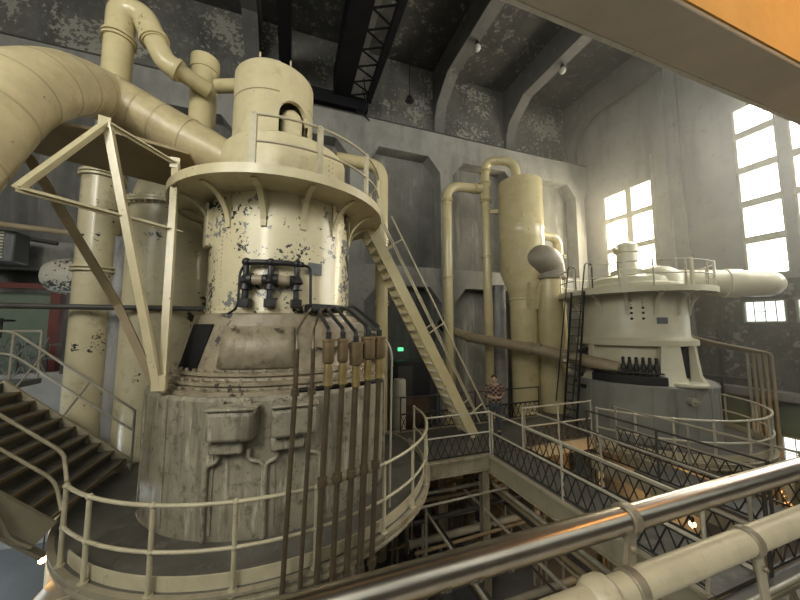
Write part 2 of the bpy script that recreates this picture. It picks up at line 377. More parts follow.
def turbine(c, first):
    P = lambda r, d, z: polar(c, r, d, z)
    if first:
        R = thing('steam_turbine', (c[0],c[1],0), 'tall cream steam turbine with flaking paint and grimy base behind the brass topped oil pipes', 'turbine')
        mb_, ms, mu, mg, md = dirty, skirtm, cream_peel, cream, cream
        ro, Rb = .0, 2.5
    else:
        R = thing('steam_turbine', (c[0],c[1],0), 'pale steam turbine with clean grey base in front of the bright windows', 'turbine')
        mb_, ms, mu, mg, md = greycase, paleT, paleT, paleT, paleT
        Rb = 2.12; zd0 = 7.95
    zb = 5.72 if first else 5.1
    # lower casing
    m = MB().lathe([(Rb-.4,1.9),(Rb-.4,DZ-.3),(Rb,DZ-.3),(Rb,zb-.06),(Rb-.05,zb),(Rb-.3,zb),(Rb-.3,zb-.1)], c, 96)
    base = m.build('base_casing', mb_, R)
    MB().lathe([(Rb-.62,0),(Rb-.62,2.0)], c, 64).build('pedestal', skirtm if first else greycase, R)
    for d in (range(-84,100,21) if first else range(-150,60,15)):
        MB().obox(P(Rb+.008,d,(DZ+zb)/2), P(1,d,0)-P(0,d,0), .07 if first else .022, zb-DZ-.15, .03).build('seam_strip', mb_, base)
    if first:
        # flange rings between base and skirt
        bo = MB().lathe([(2.2,zb),(2.38,zb),(2.38,zb+.06),(2.24,zb+.07),(2.2,zb+.12),(2.26,zb+.14),(2.26,zb+.19),(2.1,zb+.2),(2.07,zb+.26),(2.13,zb+.28),(2.13,zb+.33),(1.95,zb+.35),(1.9,zb)], c, 96)
        for d in range(0,360,6):
            p = P(2.31,d,zb+.05); bo.tube([p,p+V((0,0,.07))],.035,6)
            p = P(2.2,d+3,zb+.18); bo.tube([p,p+V((0,0,.07))],.03,6)
            p = P(2.08,d,zb+.32); bo.tube([p,p+V((0,0,.07))],.03,6)
        bo.build('flange', ms, R)
        MB().lathe([(2.0,zb+.3),(1.98,zb+.42),(1.8,6.95),(1.76,7.08),(1.62,7.12)], c, 96).build('skirt', ms, R)
        # access panel on the skirt and dark opening beside it
        pr_ = lambda z: 2.0+(1.8-2.0)*(z-6.02)/(6.95-6.02)
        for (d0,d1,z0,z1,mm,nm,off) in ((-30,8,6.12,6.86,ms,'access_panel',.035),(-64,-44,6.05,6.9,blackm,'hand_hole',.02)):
            q = MB(); n = 10
            vs = []
            for k in range(n+1):
                d = d0+(d1-d0)*k/n
                for z in (z0,z1):
                    s_ = 0 if nm == 'access_panel' else (6*(z-z0))
                    vs.append(P(pr_(z)+off, d+s_, z))
            q.add(vs, [(2*k,2*k+2,2*k+3,2*k+1) for k in range(n)])
            o = q.build(nm, mm, R); so = o.modifiers.new('thick','SOLIDIFY'); so.thickness = .05; so.offset = 0
        for d in (-22,-1): MB().tube([P(1.98,d,6.82),P(2.03,d,6.86)],.05,8).build('panel_latch', ms, R)
        # valve chests on the front of the base
        for i, d in enumerate((-13,6.5)):
            n = P(1,d,0)-P(0,d,0)
            ch = MB().obox(P(Rb+.1,d,5.36),n,.68,.46,.42).build('valve_chest', mb_, R, bev=.07)
            MB().obox(P(Rb+.1,d,5.615),n,.72,.06,.46).build('chest_lid', mb_, ch, bev=.03)
            for s_ in (-5,4): MB().tube([P(Rb+.1,d+s_,5.63),P(Rb+.1,d+s_,5.70)],.06,10).sphere(P(Rb+.1,d+s_,5.72),.04,10,6).build('lid_bolt', mb_, ch)
            MB().obox(P(Rb+.05,d-2,5.02),n,.5,.22,.25).build('chest_foot', mb_, ch, bev=.04)
            MB().tube(bend([P(Rb+.07,d-5,4.95),P(Rb+.07,d-5,4.78),P(Rb+.07,d-9,4.72),P(Rb+.07,d-9,DZ+.02)],.12),.032,10).build('drain_pipe', mb_, ch)
            MB().tube(bend([P(Rb+.07,d+5,4.95),P(Rb+.07,d+5,4.8),P(Rb+.07,d+10,4.74),P(Rb+.07,d+10,DZ+.02)],.12),.032,10).build('drain_pipe', mb_, ch)
        # upper cylinder
        nb = MB().lathe([(1.62,7.1),(1.60,7.14),(1.58,7.2),(1.58,9.55)], c, 96)
        for d in range(0,360,5): nb.sphere(P(1.595,d,7.2),.022,6,4)
        for k in range(26): nb.sphere(P(1.585,-46,7.3+k*.085),.016,6,4)
        nb.build('upper_casing', mu, R)
        MB().obox(P(1.59,24,8.05),P(1,24,0)-P(0,24,0),.30,.24,.03).build('nameplate', greym, R)
        MB().obox(P(1.60,-67,9.0),P(1,-67,0)-P(0,-67,0),.34,.95,.2).build('junction_panel', mu, R, bev=.02)
        zd = 9.55; Rd = 2.36; Rh = 1.44; zh = 10.95
        bang = list(range(-148,181,27))
    else:
        bo = MB().lathe([(Rb+.02,zb-.13),(Rb+.02,zb-.03)],c,64)
        for d in range(-150,60,5): bo.sphere(P(Rb+.015,d,zb-.08),.025,6,4)
        bo.build('flange', mb_, R)
        MB().lathe([(1.60,zb-.02),(1.55,zb+.1),(1.50,6.4)],c,72).build('pedestal_neck', ms, R)
        MB().lathe([(1.50,6.22),(1.76,6.26),(1.76,6.42),(1.70,6.46),(1.60,6.5),(1.57,6.56),(1.57,zd0)],c,96).build('upper_casing', mu, R)
        def pillar(d0, d1, e0, e1, ro=1.98):
            q = MB(); n = 5; vs = []
            for z, a_, b_, r_ in ((zb,d0,d1,ro),(zb+.25,d0+e0*.4,d1-e1*.4,ro-.14),(6.3,d0+e0,d1-e1,1.74)):
                for k in range(n+1):
                    d = a_+(b_-a_)*k/n; vs += [P(r_,d,z), P(r_-.3,d,z)]
            m_ = 2*(n+1); fs = []
            for L_ in range(2):
                for k in range(n):
                    i0 = L_*m_+2*k; fs += [(i0,i0+2,i0+2+m_,i0+m_),(i0+1,i0+1+m_,i0+3+m_,i0+3)]
                fs += [(L_*m_,L_*m_+m_,L_*m_+m_+1,L_*m_+1),(L_*m_+2*n,L_*m_+2*n+1,L_*m_+m_+2*n+1,L_*m_+m_+2*n)]
            q.add(vs, fs).build('pillar', ms, R)
        pillar(-38,-13,6,1); pillar(4,11,1,1); pillar(-104,-92,3,3); pillar(-150,-128,3,3); pillar(60,80,3,3)
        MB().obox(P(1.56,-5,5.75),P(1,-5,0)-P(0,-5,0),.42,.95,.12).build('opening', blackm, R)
        MB().lathe([(1.6,zb+.01),(2.06,zb+.01),(2.06,zb+.26),(1.6,zb+.30)],c,14,radians(-90),radians(-33),close=True).build('valve_chest', ironm, R, bev=.02)
        for k in range(6):
            p = P(1.9,-64+5.0*k,zb+.28)
            MB().tube([p,p+V((0,0,.16)),p+V((0,0,.18)),p+V((0,0,.32)),p+V((0,0,.34)),p+V((0,0,.46))],[.055,.055,.085,.07,.045,.045],10).sphere(p+V((0,0,.5)),.05,8,6).build('valve_stem', ironm, R)
        MB().tube([P(2.08,d,zb+.36) for d in range(-90,-30,6)],.03,8).build('valve_rod', ironm, R)
        p = P(1.82,-13,zb)
        MB().tube([p,p+V((0,0,.1))],.5,28).build('bearing_pad', paleT, R, bev=.03)
        MB().obox(P(1.575,-26,7.05),P(1,-26,0)-P(0,-26,0),.30,.2,.03).build('nameplate', greym, R)
        for d in (-55,-44):
            for z in (7.12,7.3,7.46): MB().sphere(P(1.57,d,z),.04,8,6).build('port_hole', ironm, R)
            for z in (7.6,7.72): MB().sphere(P(1.57,d,z),.045,8,6).build('port_plug', ms, R)
        MB().obox(P(Rb+.04,-97,4.85),P(1,-97,0)-P(0,-97,0),.2,.12,.06).build('label_plate', ironm, R)
        MB().obox(P(Rb+.04,-107,4.97),P(1,-107,0)-P(0,-107,0),.12,.1,.06).build('label_plate', ironm, R)
        v = P(Rb+.05,-20,4.72); nv = (P(1,-20,0)-P(0,-20,0))
        MB().tube([v-nv*.05,v+nv*.12],.12,14).tube([v,v+nv*.25],.04,10).build('drain_valve', greyrail, R)
        MB().sphere(P(1.62,-112,5.75),.42,16,10,(1,1,.9)).build('throttle_valve', ironm, R)
        zd = zd0; Rd = 2.28; Rh = 1.5; zh = 8.95
        bang = list(range(-140,181,27))
    # gallery
    dk = MB().lathe([(1.5,zd),(Rd,zd),(Rd,zd+.10),(1.5,zd+.10)],c,96,close=True).build('gallery_deck', md, R)
    MB().lathe([(Rd,zd-.03),(Rd+.03,zd-.03),(Rd+.03,zd+.15),(Rd,zd+.15)],c,96,close=True).build('deck_kerb', md, dk)
    for d in bang:
        q = MB(); n = 8; L_ = .62 if first else .5
        a = [P(1.6+(Rd-1.75)*(1-cos(pi/2*k/n)), d, zd-.72+.70*sin(pi/2*k/n)) for k in range(n+1)]
        tn = (P(1,d+90,0)-P(0,d+90,0))
        for k in range(n): q.bar(a[k],a[k+1],.11,.035,up=(a[k+1]-a[k]).cross(tn))
        q.obox(P(1.6,d,zd-.35),P(1,d,0)-P(0,d,0),.1,.72,.03)
        q.build('gallery_bracket', md, R)
    if first:
        ring_railing(R, c, Rd-.05, [(-14,176)], [-13,16,47,75,100,125,150,175], zd+.1, railm, top=1.0, mid=.5, r=.026, pr=.032, names=('gallery_top_rail','gallery_mid_rail','gallery_post'))
        for d, w in ((-13,.11),(16,.1),(47,.09)):
            MB().obox(P(Rd-.05,d,zd+.6),P(1,d,0)-P(0,d,0),w,1.05,.07).build('gallery_upright', railm, R)
    else:
        ring_railing(R, c, Rd-.05, [(-84,205),(-160,-100)], [-160,-130,-100,-84,-62,-40,-18,4,26,50,80,110,140,170,200], zd+.1, whiterail, top=.82, mid=.42, r=.02, pr=.024, names=('gallery_top_rail','gallery_mid_rail','gallery_post'))
        for d in (-58,-13,20):
            MB().obox(P(Rd-.05,d,zd+.5),P(1,d,0)-P(0,d,0),.09,.95,.06).build('gallery_upright', paleT, R)
    # generator housing above the gallery
    if first:
        nb = MB().lathe([(Rh,zd+.1),(Rh,zh-.05),(Rh-.05,zh),(0.01,zh)],c,96)
        for d in (40,45):
            for k in range(9): nb.sphere(P(Rh+.005,d,zd+.25+k*.12),.018,6,4)
        nb.build('generator_housing', mg, R)
        dc = (c[0]-.33, c[1]+.05)
        # drum with an arched doorway cut through its wall
        seg = 96; a0, a1 = radians(9), radians(58); zt = 13.0
        q = MB(); Rr = .93
        q.lathe([(Rr,zh),(Rr,zt-.06),(Rr-.05,zt),(Rr-.1,zt),(Rr-.1,zh)],dc,76,a1,a0+2*pi)
        q.lathe([(.01,zt-.02),(Rr-.06,zt-.02)],dc,72)
        n = 14
        for k in range(n):
            ta, tb_ = -1+2*k/n, -1+2*(k+1)/n
            da, db = a0+(a1-a0)*(ta+1)/2, a0+(a1-a0)*(tb_+1)/2
            za, zc_ = 11.75+.38*sqrt(max(0,1-ta*ta)), 11.75+.38*sqrt(max(0,1-tb_*tb_))
            pt = lambda r_, d_, z_: (dc[0]+r_*sin(d_), dc[1]-r_*cos(d_), z_)
            q.add([pt(Rr,da,za),pt(Rr,db,zc_),pt(Rr,db,zt-.06),pt(Rr,da,zt-.06)],[(0,1,2,3)])
            q.add([pt(Rr,da,za),pt(Rr,db,zc_),pt(Rr-.1,db,zc_),pt(Rr-.1,da,za)],[(0,1,2,3)])
        dr = q.build('exciter_drum', mg, R)
        MB().lathe([(Rr+.006,12.2),(Rr+.008,12.215),(Rr+.006,12.23)],dc,72,a1,a0+2*pi).build('drum_seam', soffm, dr)
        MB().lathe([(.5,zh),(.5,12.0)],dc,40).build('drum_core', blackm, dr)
        p = polar(dc,.66,38,zh)
        MB().tube([p,p+V((0,0,.85))],.25,24).sphere(p+V((0,0,.85)),.25,20,10).build('inner_duct', mg, dr)
        for d in (-20,24): MB().tube([polar(dc,Rr-.05,d,zt-.02),polar(dc,Rr-.05,d,zt+.12)],.02,8).build('lifting_lug', mg, dr)
    else:
        MB().lathe([(Rh,zd+.1),(Rh,zd+.34),(Rh-.06,zd+.38),(1.28,zd+.42),(1.24,zd+.58),(.95,zd+.72),(.5,zd+.8),(.01,zd+.82)],c,80).build('generator_housing', mg, R)
        q = P(.78,30,zd+.55)
        MB().lathe([(.72,zd+.3),(.72,zd+.66),(.64,zd+.8),(.42,zd+.95),(.18,zd+1.02),(.01,zd+1.03)],(q.x,q.y),40).build('bearing_dome', mg, R)
        q = (c[0],c[1]+.02)
        MB().lathe([(.52,zd+.6),(.52,zd+.95),(.33,zd+1.02),(.31,zd+1.6),(.38,zd+1.63),(.38,zd+1.85),(.2,zd+2.0),(.01,zd+2.03)],q,28).build('governor_head', mg, R)
        for s_ in (-1,1): MB().tube([(q[0]-.62*s_,q[1],zd+1.74),(q[0],q[1],zd+1.74)],.06,8).build('governor_arm', mg, R)
    return R
t1 = turbine(T1, True)
t2 = turbine(T2, False)
# black valve manifold bolted to the first turbine
P1 = lambda r, d, z: polar(T1, r, d, z)
PM = lambda r, d, z: polar(T1, r, d-2.2, z)
mf = MB().tube([PM(1.72,d,8.08) for d in (-20,-12,-4,4,12,16)],.055,12)
man = mf.build('valve_manifold', ironm, t1)
for d in (-19,-4,12):
    z0 = 7.32
    MB().tube([PM(1.72,d,z) for z in (7.3,7.55,7.56,7.66,7.7,7.8,7.84,8.08)],[.06,.06,.11,.085,.13,.085,.055,.05],12).sphere(PM(1.72,d,8.08),.085,12,8).build('valve', ironm, man)
    MB().obox(PM(1.70,d,7.3),PM(1,d,0)-PM(0,d,0),.2,.17,.18).build('valve_foot', ironm, man, bev=.02)
for a, b in ((-19,-4),(-4,12)):
    MB().tube([PM(1.72,a+2,7.74),PM(1.72,a+4.5,7.74)],.13,14).build('valve_bonnet', ironm, man)
    MB().tube([PM(1.72,b-4.5,7.74),PM(1.72,b-2,7.74)],.11,14).build('valve_bonnet', ironm, man)
    MB().tube([PM(1.72,a+4.5,7.74),PM(1.72,b-4.5,7.74)],.10,14).build('valve_spindle', skirtm, man)
MB().tube(bend([PM(1.72,14,8.08),PM(1.72,21,8.05),PM(1.72,21.5,7.3)],.2),.03,10).build('side_pipe', ironm, man)
MB().tube(bend([PM(1.72,-19,8.08),PM(1.70,-23.5,7.9),PM(1.70,-24,7.2),PM(1.7,-34,7.06)],.15),.022,8).build('side_pipe', ironm, man)
# distribution chest where the oil pipes start
dcst = MB().obox(P1(1.9,36,6.7),P1(1,36,0)-P1(0,36,0),1.05,.5,.55).build('oil_chest', skirtm, t1, bev=.03)
MB().obox(P1(1.8,28,7.22),P1(1,28,0)-P1(0,28,0),.75,.16,.3).build('oil_header', ironm, dcst, bev=.02)
# ------------------------------------------------------------------ oil pipes
five = ['with the tall slim brass cup','with the narrow brass cup between two wider neighbours','with the lowest set brass cup','with the wide copper cup','nearest the leaning steel stair']
ordw = ['first','second','third','fourth','fifth']
for i in range(7):
    d = 4.6+i*3.45; r = 3.6
    top = P1(r,d,6.1); bot = P1(r,d,3.0)+V((-.11,0,0))
    if i < 2:
        t = thing('oil_drain_pipe', (bot.x,bot.y,0), ['slim brown oil pipe with a bent top, farthest from the brass cups','slim brown oil pipe directly beside the first brass cup'][i], 'pipe', 'brown oil pipes before the turbine')
        m = MB().tube([(bot.x,bot.y,0), bot, top, top+V((0,0,.45))], .034 if i == 0 else .03, 12)
        m.tube(bend([top+V((0,0,.45)),top+V((.01,.1,.72)),P1(2.0,16+6*i,7.2)],.2),.02,10)
        m.build('pipe', brownpipe, t)
        for z in (3.35,5.98):
            c_ = MB(); collar(c_, bot.lerp(top,(z-3.0)/3.1),(0,0,1),.055,.09); c_.build('coupling', brownpipe, t)
    else:
        k = i-2; dz = [0,0,-.06,.02,.02][k]; w = [.085,.078,.10,.105,.10][k]
        t = thing('oil_drain_pipe', (bot.x,bot.y,0), 'brown oil pipe topped by a brass sight cup, %s of five from the slim pipes' % ordw[k], 'pipe', 'brown oil pipes before the turbine')
        MB().tube([(bot.x,bot.y,0), bot, top], .042+.006*(k == 2)+.01*(k == 3), 12).build('pipe', brownpipe, t)
        for z in (3.38,4.75):
            c_ = MB(); collar(c_, bot.lerp(top,(z-3.0)/3.1),(0,0,1),.068,.1); c_.build('coupling', brownpipe, t)
        z0 = 6.0+dz; cx, cy = top.x, top.y
        MB().lathe([(.03,z0),(.05,z0+.02),(.068,z0+.04),(.062,z0+.1),(.066,z0+.18),(.06,z0+.26),(.055,z0+.34)],(cx,cy),20).build('brass_sleeve', brass, t)
        MB().lathe([(.05,z0+.33),(w*.9,z0+.35),(w,z0+.39),(w,z0+.64),(w+.012,z0+.65),(w+.012,z0+.68),(.02,z0+.69)],(cx,cy),24).build('sight_cup', copper, t)
        p = V((cx,cy,z0+.68))
        MB().tube(bend([p,p+V((0,0,.14)),P1(2.75,d+2,7.10+.035*k),P1(1.9,26+4*k,7.22)],.25),.03,10).tube([p,p+V((0,0,.1))],.042,10).build('feed_pipe', ironm, t)
t = thing('conduit', (1.78,5.62,DZ), 'thin pale conduit with a looped top beside the last brass topped oil pipe', 'conduit')
MB().tube(bend([P1(2.3,40,6.75),V((1.6,5.75,6.75)),V((1.82,5.62,6.45)),V((1.78,5.62,3.62))],.25),.02,10).build('pipe_run', whiterail, t)
t = tag(MB().tube([P1(3.48,d,5.98) for d in (4,8,12,16,20,24,28)],.035,10).build('pipe_clamp_bar', ironm), 'dark clamp bar joining the brown oil pipes under their brass cups', 'bar')

# ------------------------------------------------------------------ gallery platforms
def gallery(c, R, z, m, label, spans, posts, toe, rt=1.05):
    g = thing('gallery_platform', (c[0],c[1],z), label, 'platform', None)
    inner = 2.53 if c is T1 else 2.15
    MB().lathe([(inner,z-.06),(R-.02,z-.06),(R-.02,z),(inner,z)],c,96,close=True).build('deck_plate', deckm, g)
    MB().lathe([(R-.02,z-.15),(R+.05,z-.15),(R+.05,z-.12),(R+.02,z-.11),(R+.02,z-.05),(R+.06,z-.03),(R+.06,z+.01),(R-.02,z+.01)],c,96,close=True).build('edge_channel', girder, g)
    for a, b in toe:
        MB().lathe([(R-.09,z),(R-.07,z),(R-.07,z+.17),(R-.09,z+.17)],c,64,radians(a),radians(b),close=True).build('toe_board', railm, g)
    ring_railing(g, c, R, spans, posts, z-.05, railm if c is T1 else whiterail, top=rt+.05, mid=rt*.53, r=.026 if c is T1 else .03, pr=.03)
    for d in range(0,360,30):
        a = polar(c,inner+.02,d,z-.4); b = polar(c,R-.06,d,z-.16)
        MB().bar(a,b,.1,.16).build('support_bracket', girder, g)
    return g
gallery(T1, 3.49, DZ, girder, 'round railed gallery with cream kerb around the grimy turbine base', [(-50,92)], [-50,-39,-22.5,-6.3,10,29,43,57,73,92], [(-50,95)])
gallery(T2, 3.12, DZ-.2, girder, 'round railed gallery around the grey turbine base by the windows', [(-74,150)], [-74,-57,-42,-26,-9,8,28,48,70,95,120,150], [(-78,160)])

# ------------------------------------------------------------------ big lagged pipe into the turbine
bp = thing('steam_duct', (-4.6,6.2,8.0), 'huge cream lagged pipe sweeping over the turbine gallery', 'pipe')
path = [(-1.0,8.15,10.62),(-2.4,8.25,11.22),(-3.3,8.25,11.63),(-3.89,8.05,11.8),(-4.05,7.45,11.53),(-4.03,6.8,11.08),(-4.04,6.1,10.37),(-4.08,5.6,9.5),(-4.16,5.2,8.52),(-4.26,4.8,7.4),(-4.35,4.5,6.0),(-4.4,4.4,4.5),(-4.4,4.4,2.0),(-4.4,4.4,0.0)]
def cat(pts, n=9):
    P = [V(p) for p in pts]; P = [P[0]*2-P[1]] + P + [P[-1]*2-P[-2]]; out = []
    for i in range(1, len(P)-2):
        for k in range(n):
            t = k/n; a,b,c,d = P[i-1:i+3]
            out.append(.5*((2*b)+(c-a)*t+(2*a-5*b+4*c-d)*t*t+(3*b-a-3*c+d)*t**3))
    return out+[P[-2]]
sm = cat(path)
MB().tube(sm[8:], .52, 40).build('lagged_pipe', cream_lag, bp)
MB().tube([V((-.6,8.02,10.5))]+sm[0:9], [.40,.41,.42,.43,.44,.46,.48,.5,.51,.518], 40).build('tapered_end', cream_lag, bp)
for i in (9,14,19,26,33,41,48,54,60,68):
    d = (sm[i+1]-sm[i-1]).normalized(); big = i in (9,26)
    MB().tube([sm[i]-d*.02,sm[i]+d*.02], .535 if big else .523, 40).build('seam_band', cream_lag if big else seamm, bp)
# soffit panel under the big pipe
sf = tag(MB().prism([(-5.03,7.83),(-2.91,8.75),(-2.0,8.6),(-2.0,6.95),(-3.0,6.62),(-4.6,6.62)],'Z',10.27,10.33).build('pipe_tray', soffm), 'brown flat tray under the huge lagged pipe', 'tray')
# triangular support frame
fr = thing('pipe_support_frame', (-2.05,6.24,5.82), 'cream angle iron frame with a pointed foot holding up the huge lagged pipe', 'frame')
A, B, D_, E_, C_ = V((-2.95,6.15,10.2)), V((-3.5,5.45,8.69)), V((-2.04,6.24,5.83)), V((-2.2,6.9,10.02)), V((-2.05,6.85,8.66))
def ang(name, p, q, w=.1, m=cream, up=(0,1,0)):
    MB().bar(p,q,w,.025,up).bar(V(p)+V((w*.45,0,0)),V(q)+V((w*.45,0,0)),.025,w,up).build(name, m, fr)
ang('strut', A, D_, .12); ang('strut', E_, D_+V((.05,.03,0)), .12); ang('tie_bar', A, B, .1); ang('tie_bar', A, E_, .09); ang('tie_bar', B, C_, .09)
MB().obox(A+V((0,-.05,-.02)),(0.3,-1,0),.15,.17,.03).build('gusset_plate', cream, fr)
MB().obox(D_+V((.03,-.03,.1)),(-.3,-1,0),.22,.25,.05).build('foot_plate', cream, fr)
MB().obox(E_+V((0,-.03,0)),(0,-1,0),.16,.2,.03).build('gusset_plate', cream, fr)
MB().bar((-4.0,6.4,9.55),(-2.97,7.0,7.25),.13,.04,(0,1,0)).bar((-2.97,7.0,7.25),(-2.2,6.6,5.85),.13,.04,(0,1,0)).build('rear_strut', brownbar, fr)

# ------------------------------------------------------------------ pipes behind the first turbine
def pipe(name, pts, r, m, label, br=None, flanges=(), cat_='pipe', group=None, seg=28, fm=None, fr_=1.18):
    t = thing(name, pts[0] if pts[0][2] < pts[-1][2] else pts[-1], label, cat_, group)
    MB().tube(bend(pts, br or r*2.2), r, seg).build('pipe_run', m, t)
    for p, d in flanges:
        q = MB(); p = V(p); d = V(d).normalized(); collar(q, p+d*.045, d, r*fr_, .05); collar(q, p-d*.045, d, r*fr_, .05)
        q.build('flange', fm or m, t)
    return t
vn = pipe('vent_pipe', [(-3.83,8.2,12.1),(-3.83,8.2,14.05),(-3.42,8.2,14.05),(-3.16,8.2,13.45)], .265, cream_pipe, 'tall cream vent pipe with a hooked top under the roof', .4, [((-3.83,8.2,13.3),(0,0,1))])
MB().tube(bend([(-3.18,8.2,13.5),(-2.93,8.2,13.02),(-2.64,8.2,12.88)],.22),.235,28).tube([(-3.20,8.2,13.55),(-3.17,8.2,13.48)],.3,28).build('hook_segment', cream_pipe, vn)
MB().tube([(-2.76,8.2,12.94),(-2.15,8.6,12.85)],.19,24).tube([(-2.74,8.2,12.93),(-2.67,8.22,12.90)],.26,28).build('hook_end', cream_pipe, vn)
vp = thing('branch_pipe', (-2.35,9.0,9), 'short upright cream pipe beside the turbine top drum', 'pipe')
MB().tube([(-2.35,9.02,9.66),(-2.35,9.02,13.6)],.31,28).build('pipe_run', cream_pipe, vp)
MB().tube([(-2.35,9.02,13.6),(-2.35,9.02,13.95)],.34,28).build('pipe_cap', cream_pipe, vp)
MB().tube([(-2.1,9.02,13.3),(-1.35,8.6,13.2)],.17,20).build('side_branch', cream_pipe, vp)
pipe('standpipe', [(-4.75,10,0),(-4.75,10,10.9)], .41, cream_scuff, 'fat upright cream pipe with a flanged top behind the triangular frame', None, [((-4.75,10,10.75),(0,0,1)),((-4.75,10,8.3),(0,0,1))])
pipe('standpipe', [(-4.25,10.05,0),(-4.25,10.05,9.2)], .2, greypipe, 'thin upright pipe with peeling grey paint beside the fat cream standpipe')
cd = thing('condenser_tank', (-3.28,10.5,0), 'large cream tank with a domed top behind the triangular frame', 'tank')
cc = (-3.28,10.5)
MB().lathe([(.99,10.2),(.97,10.5),(.86,10.95),(.62,11.3),(.3,11.48),(.01,11.5)],cc,64).build('dome', cream_scuff, cd)
q = MB().lathe([(1.0,10.1),(1.2,10.1),(1.2,10.16),(1.0,10.16)],cc,64,close=True).lathe([(1.0,10.17),(1.2,10.17),(1.2,10.23),(1.0,10.23)],cc,64,close=True)
for d in range(0,360,8): q.tube([polar(cc,1.13,d,10.05),polar(cc,1.13,d,10.3)],.025,6)
q.build('flange', cream_scuff, cd)
q = MB().lathe([(1.05,0),(1.05,10.15)],cc,64)
for k in range(60): q.sphere(polar(cc,1.05,-78,3.9+k*.1),.022,6,4)
for k in range(60): q.sphere(polar(cc,1.055,-60+k*2.2,7.4),.022,6,4)
q.build('tank_shell', cream_scuff, cd)
ht = thing('horizontal_tank', (-5.3,11.2,7.7), 'mottled horizontal tank with a rounded end near the grey wall', 'tank')
MB().tube([(-6.45,11.2,8.25),(-6.43,11.2,8.25),(-6.33,11.2,8.25),(-6.13,11.2,8.25),(-5.73,11.2,8.25),(-3.9,11.2,8.25)],[.02,.2,.36,.47,.53,.53],32).build('tank_shell', spotted, ht)
for x in (-5.7,-4.6): MB().box(x-.08,x+.08,10.95,11.45,5.6,7.8).build('saddle', darkgirder, ht)
uh = thing('hanging_unit_heater', (-7.7,12.2,8.55), 'grey slatted unit heater hung on the wall', 'heater')
MB().box(-8.65,-7.55,11.9,12.5,8.7,9.62).build('heater_case', greym, uh, bev=.05)
for k in range(9): MB().box(-8.55,-7.75,11.86,11.93,8.8+k*.09,8.84+k*.09).build('louvre', paleT, uh)
MB().box(-8.9,-8.1,12.5,13.7,9.3,9.4).build('wall_bracket', greym, uh)
pipe('service_pipe', [(-8.6,11.6,9.75),(-2.5,11.55,9.35)], .08, brownlag, 'long horizontal brown pipe crossing behind the triangular frame')
pipe('service_pipe', [(-9.8,9.35,7.32),(-1.6,9.35,7.32)], .065, darkgirder, 'long thin black pipe crossing in front of the fat standpipe')
pipe('service_pipe', [(-9.9,13.0,9.9),(-7.2,13.0,9.55)], .06, darkgirder, 'short dark pipe on the wall above the unit heater')
tag(MB().box(-10.25,-7.0,12.4,12.55,8.0,8.16).build('red_hanging_joist', redm), 'red painted steel joist below the unit heater', 'joist')
tag(MB().box(-6.97,-6.73,12.5,12.75,5.5,8.0).build('red_steel_post', redm), 'dark red steel post beside the bright back window', 'post')
tag(MB().box(-10.1,-7.0,12.8,12.95,5.5,7.9).build('partition_panel', greenwall), 'dark green partition panel beside the red steel post', 'panel')
# pipe right of the turbine rising behind the stair
pipe('steam_pipe', [(1.2,9.5,12.15),(2.72,9.5,12.15),(2.72,9.5,0)], .2, cream_pipe, 'cream pipe with a curved top just behind the steep stair', .5, [((2.72,9.5,9.6),(0,0,1)),((2.72,9.5,7.6),(0,0,1))])

# ------------------------------------------------------------------ steep stair up to the turbine gallery
treadm = mat('worn_lit_tread_paint', (.62,.58,.47), .5, var=.15, grain=((.3,.27,.2),.55,.72,6.))  # paler than the stringers: side light on the treads put into colour
st = thing('steep_stair', (5.2,8.55,DZ), 'steep cream stair rising from the walkway to the high turbine gallery', 'stair')
s0, s1 = V((5.25,0,DZ)), V((2.05,0,9.6)); dv = (s1-s0); L = dv.length; dn = dv.normalized()
for y in (8.22,8.9):
    q = MB().bar(s0+V((0,y,0)),s1+V((0,y,0)),.05,.30,(0,1,0) if False else (0,0,1))
    q.build('stringer', cream_pipe, st)
for k in range(24):
    p = s0+dv*((k+.6)/24)
    MB().box(p.x-.17,p.x+.11,8.25,8.87,p.z-.02,p.z+.02).build('tread', treadm, st)
for y in (8.2,8.92):
    o1, o2 = V((.62,y,.32)), V((.30,y,.16))
    MB().tube([s0+o1+dn*.25, s1+o1+dn*.1],.024,10).build('handrail', railm, st)
    MB().tube([s0+o2+dn*.25, s1+o2+dn*.1],.02,10).build('mid_rail', railm, st)
    for t_ in (.1,.5,.9):
        p = s0+dv*t_+V((0,y,0)); MB().tube([p+V((.1,0,.05)),p+V((.62,0,.32))+dn*.05],.02,8).build('rail_post', railm, st)

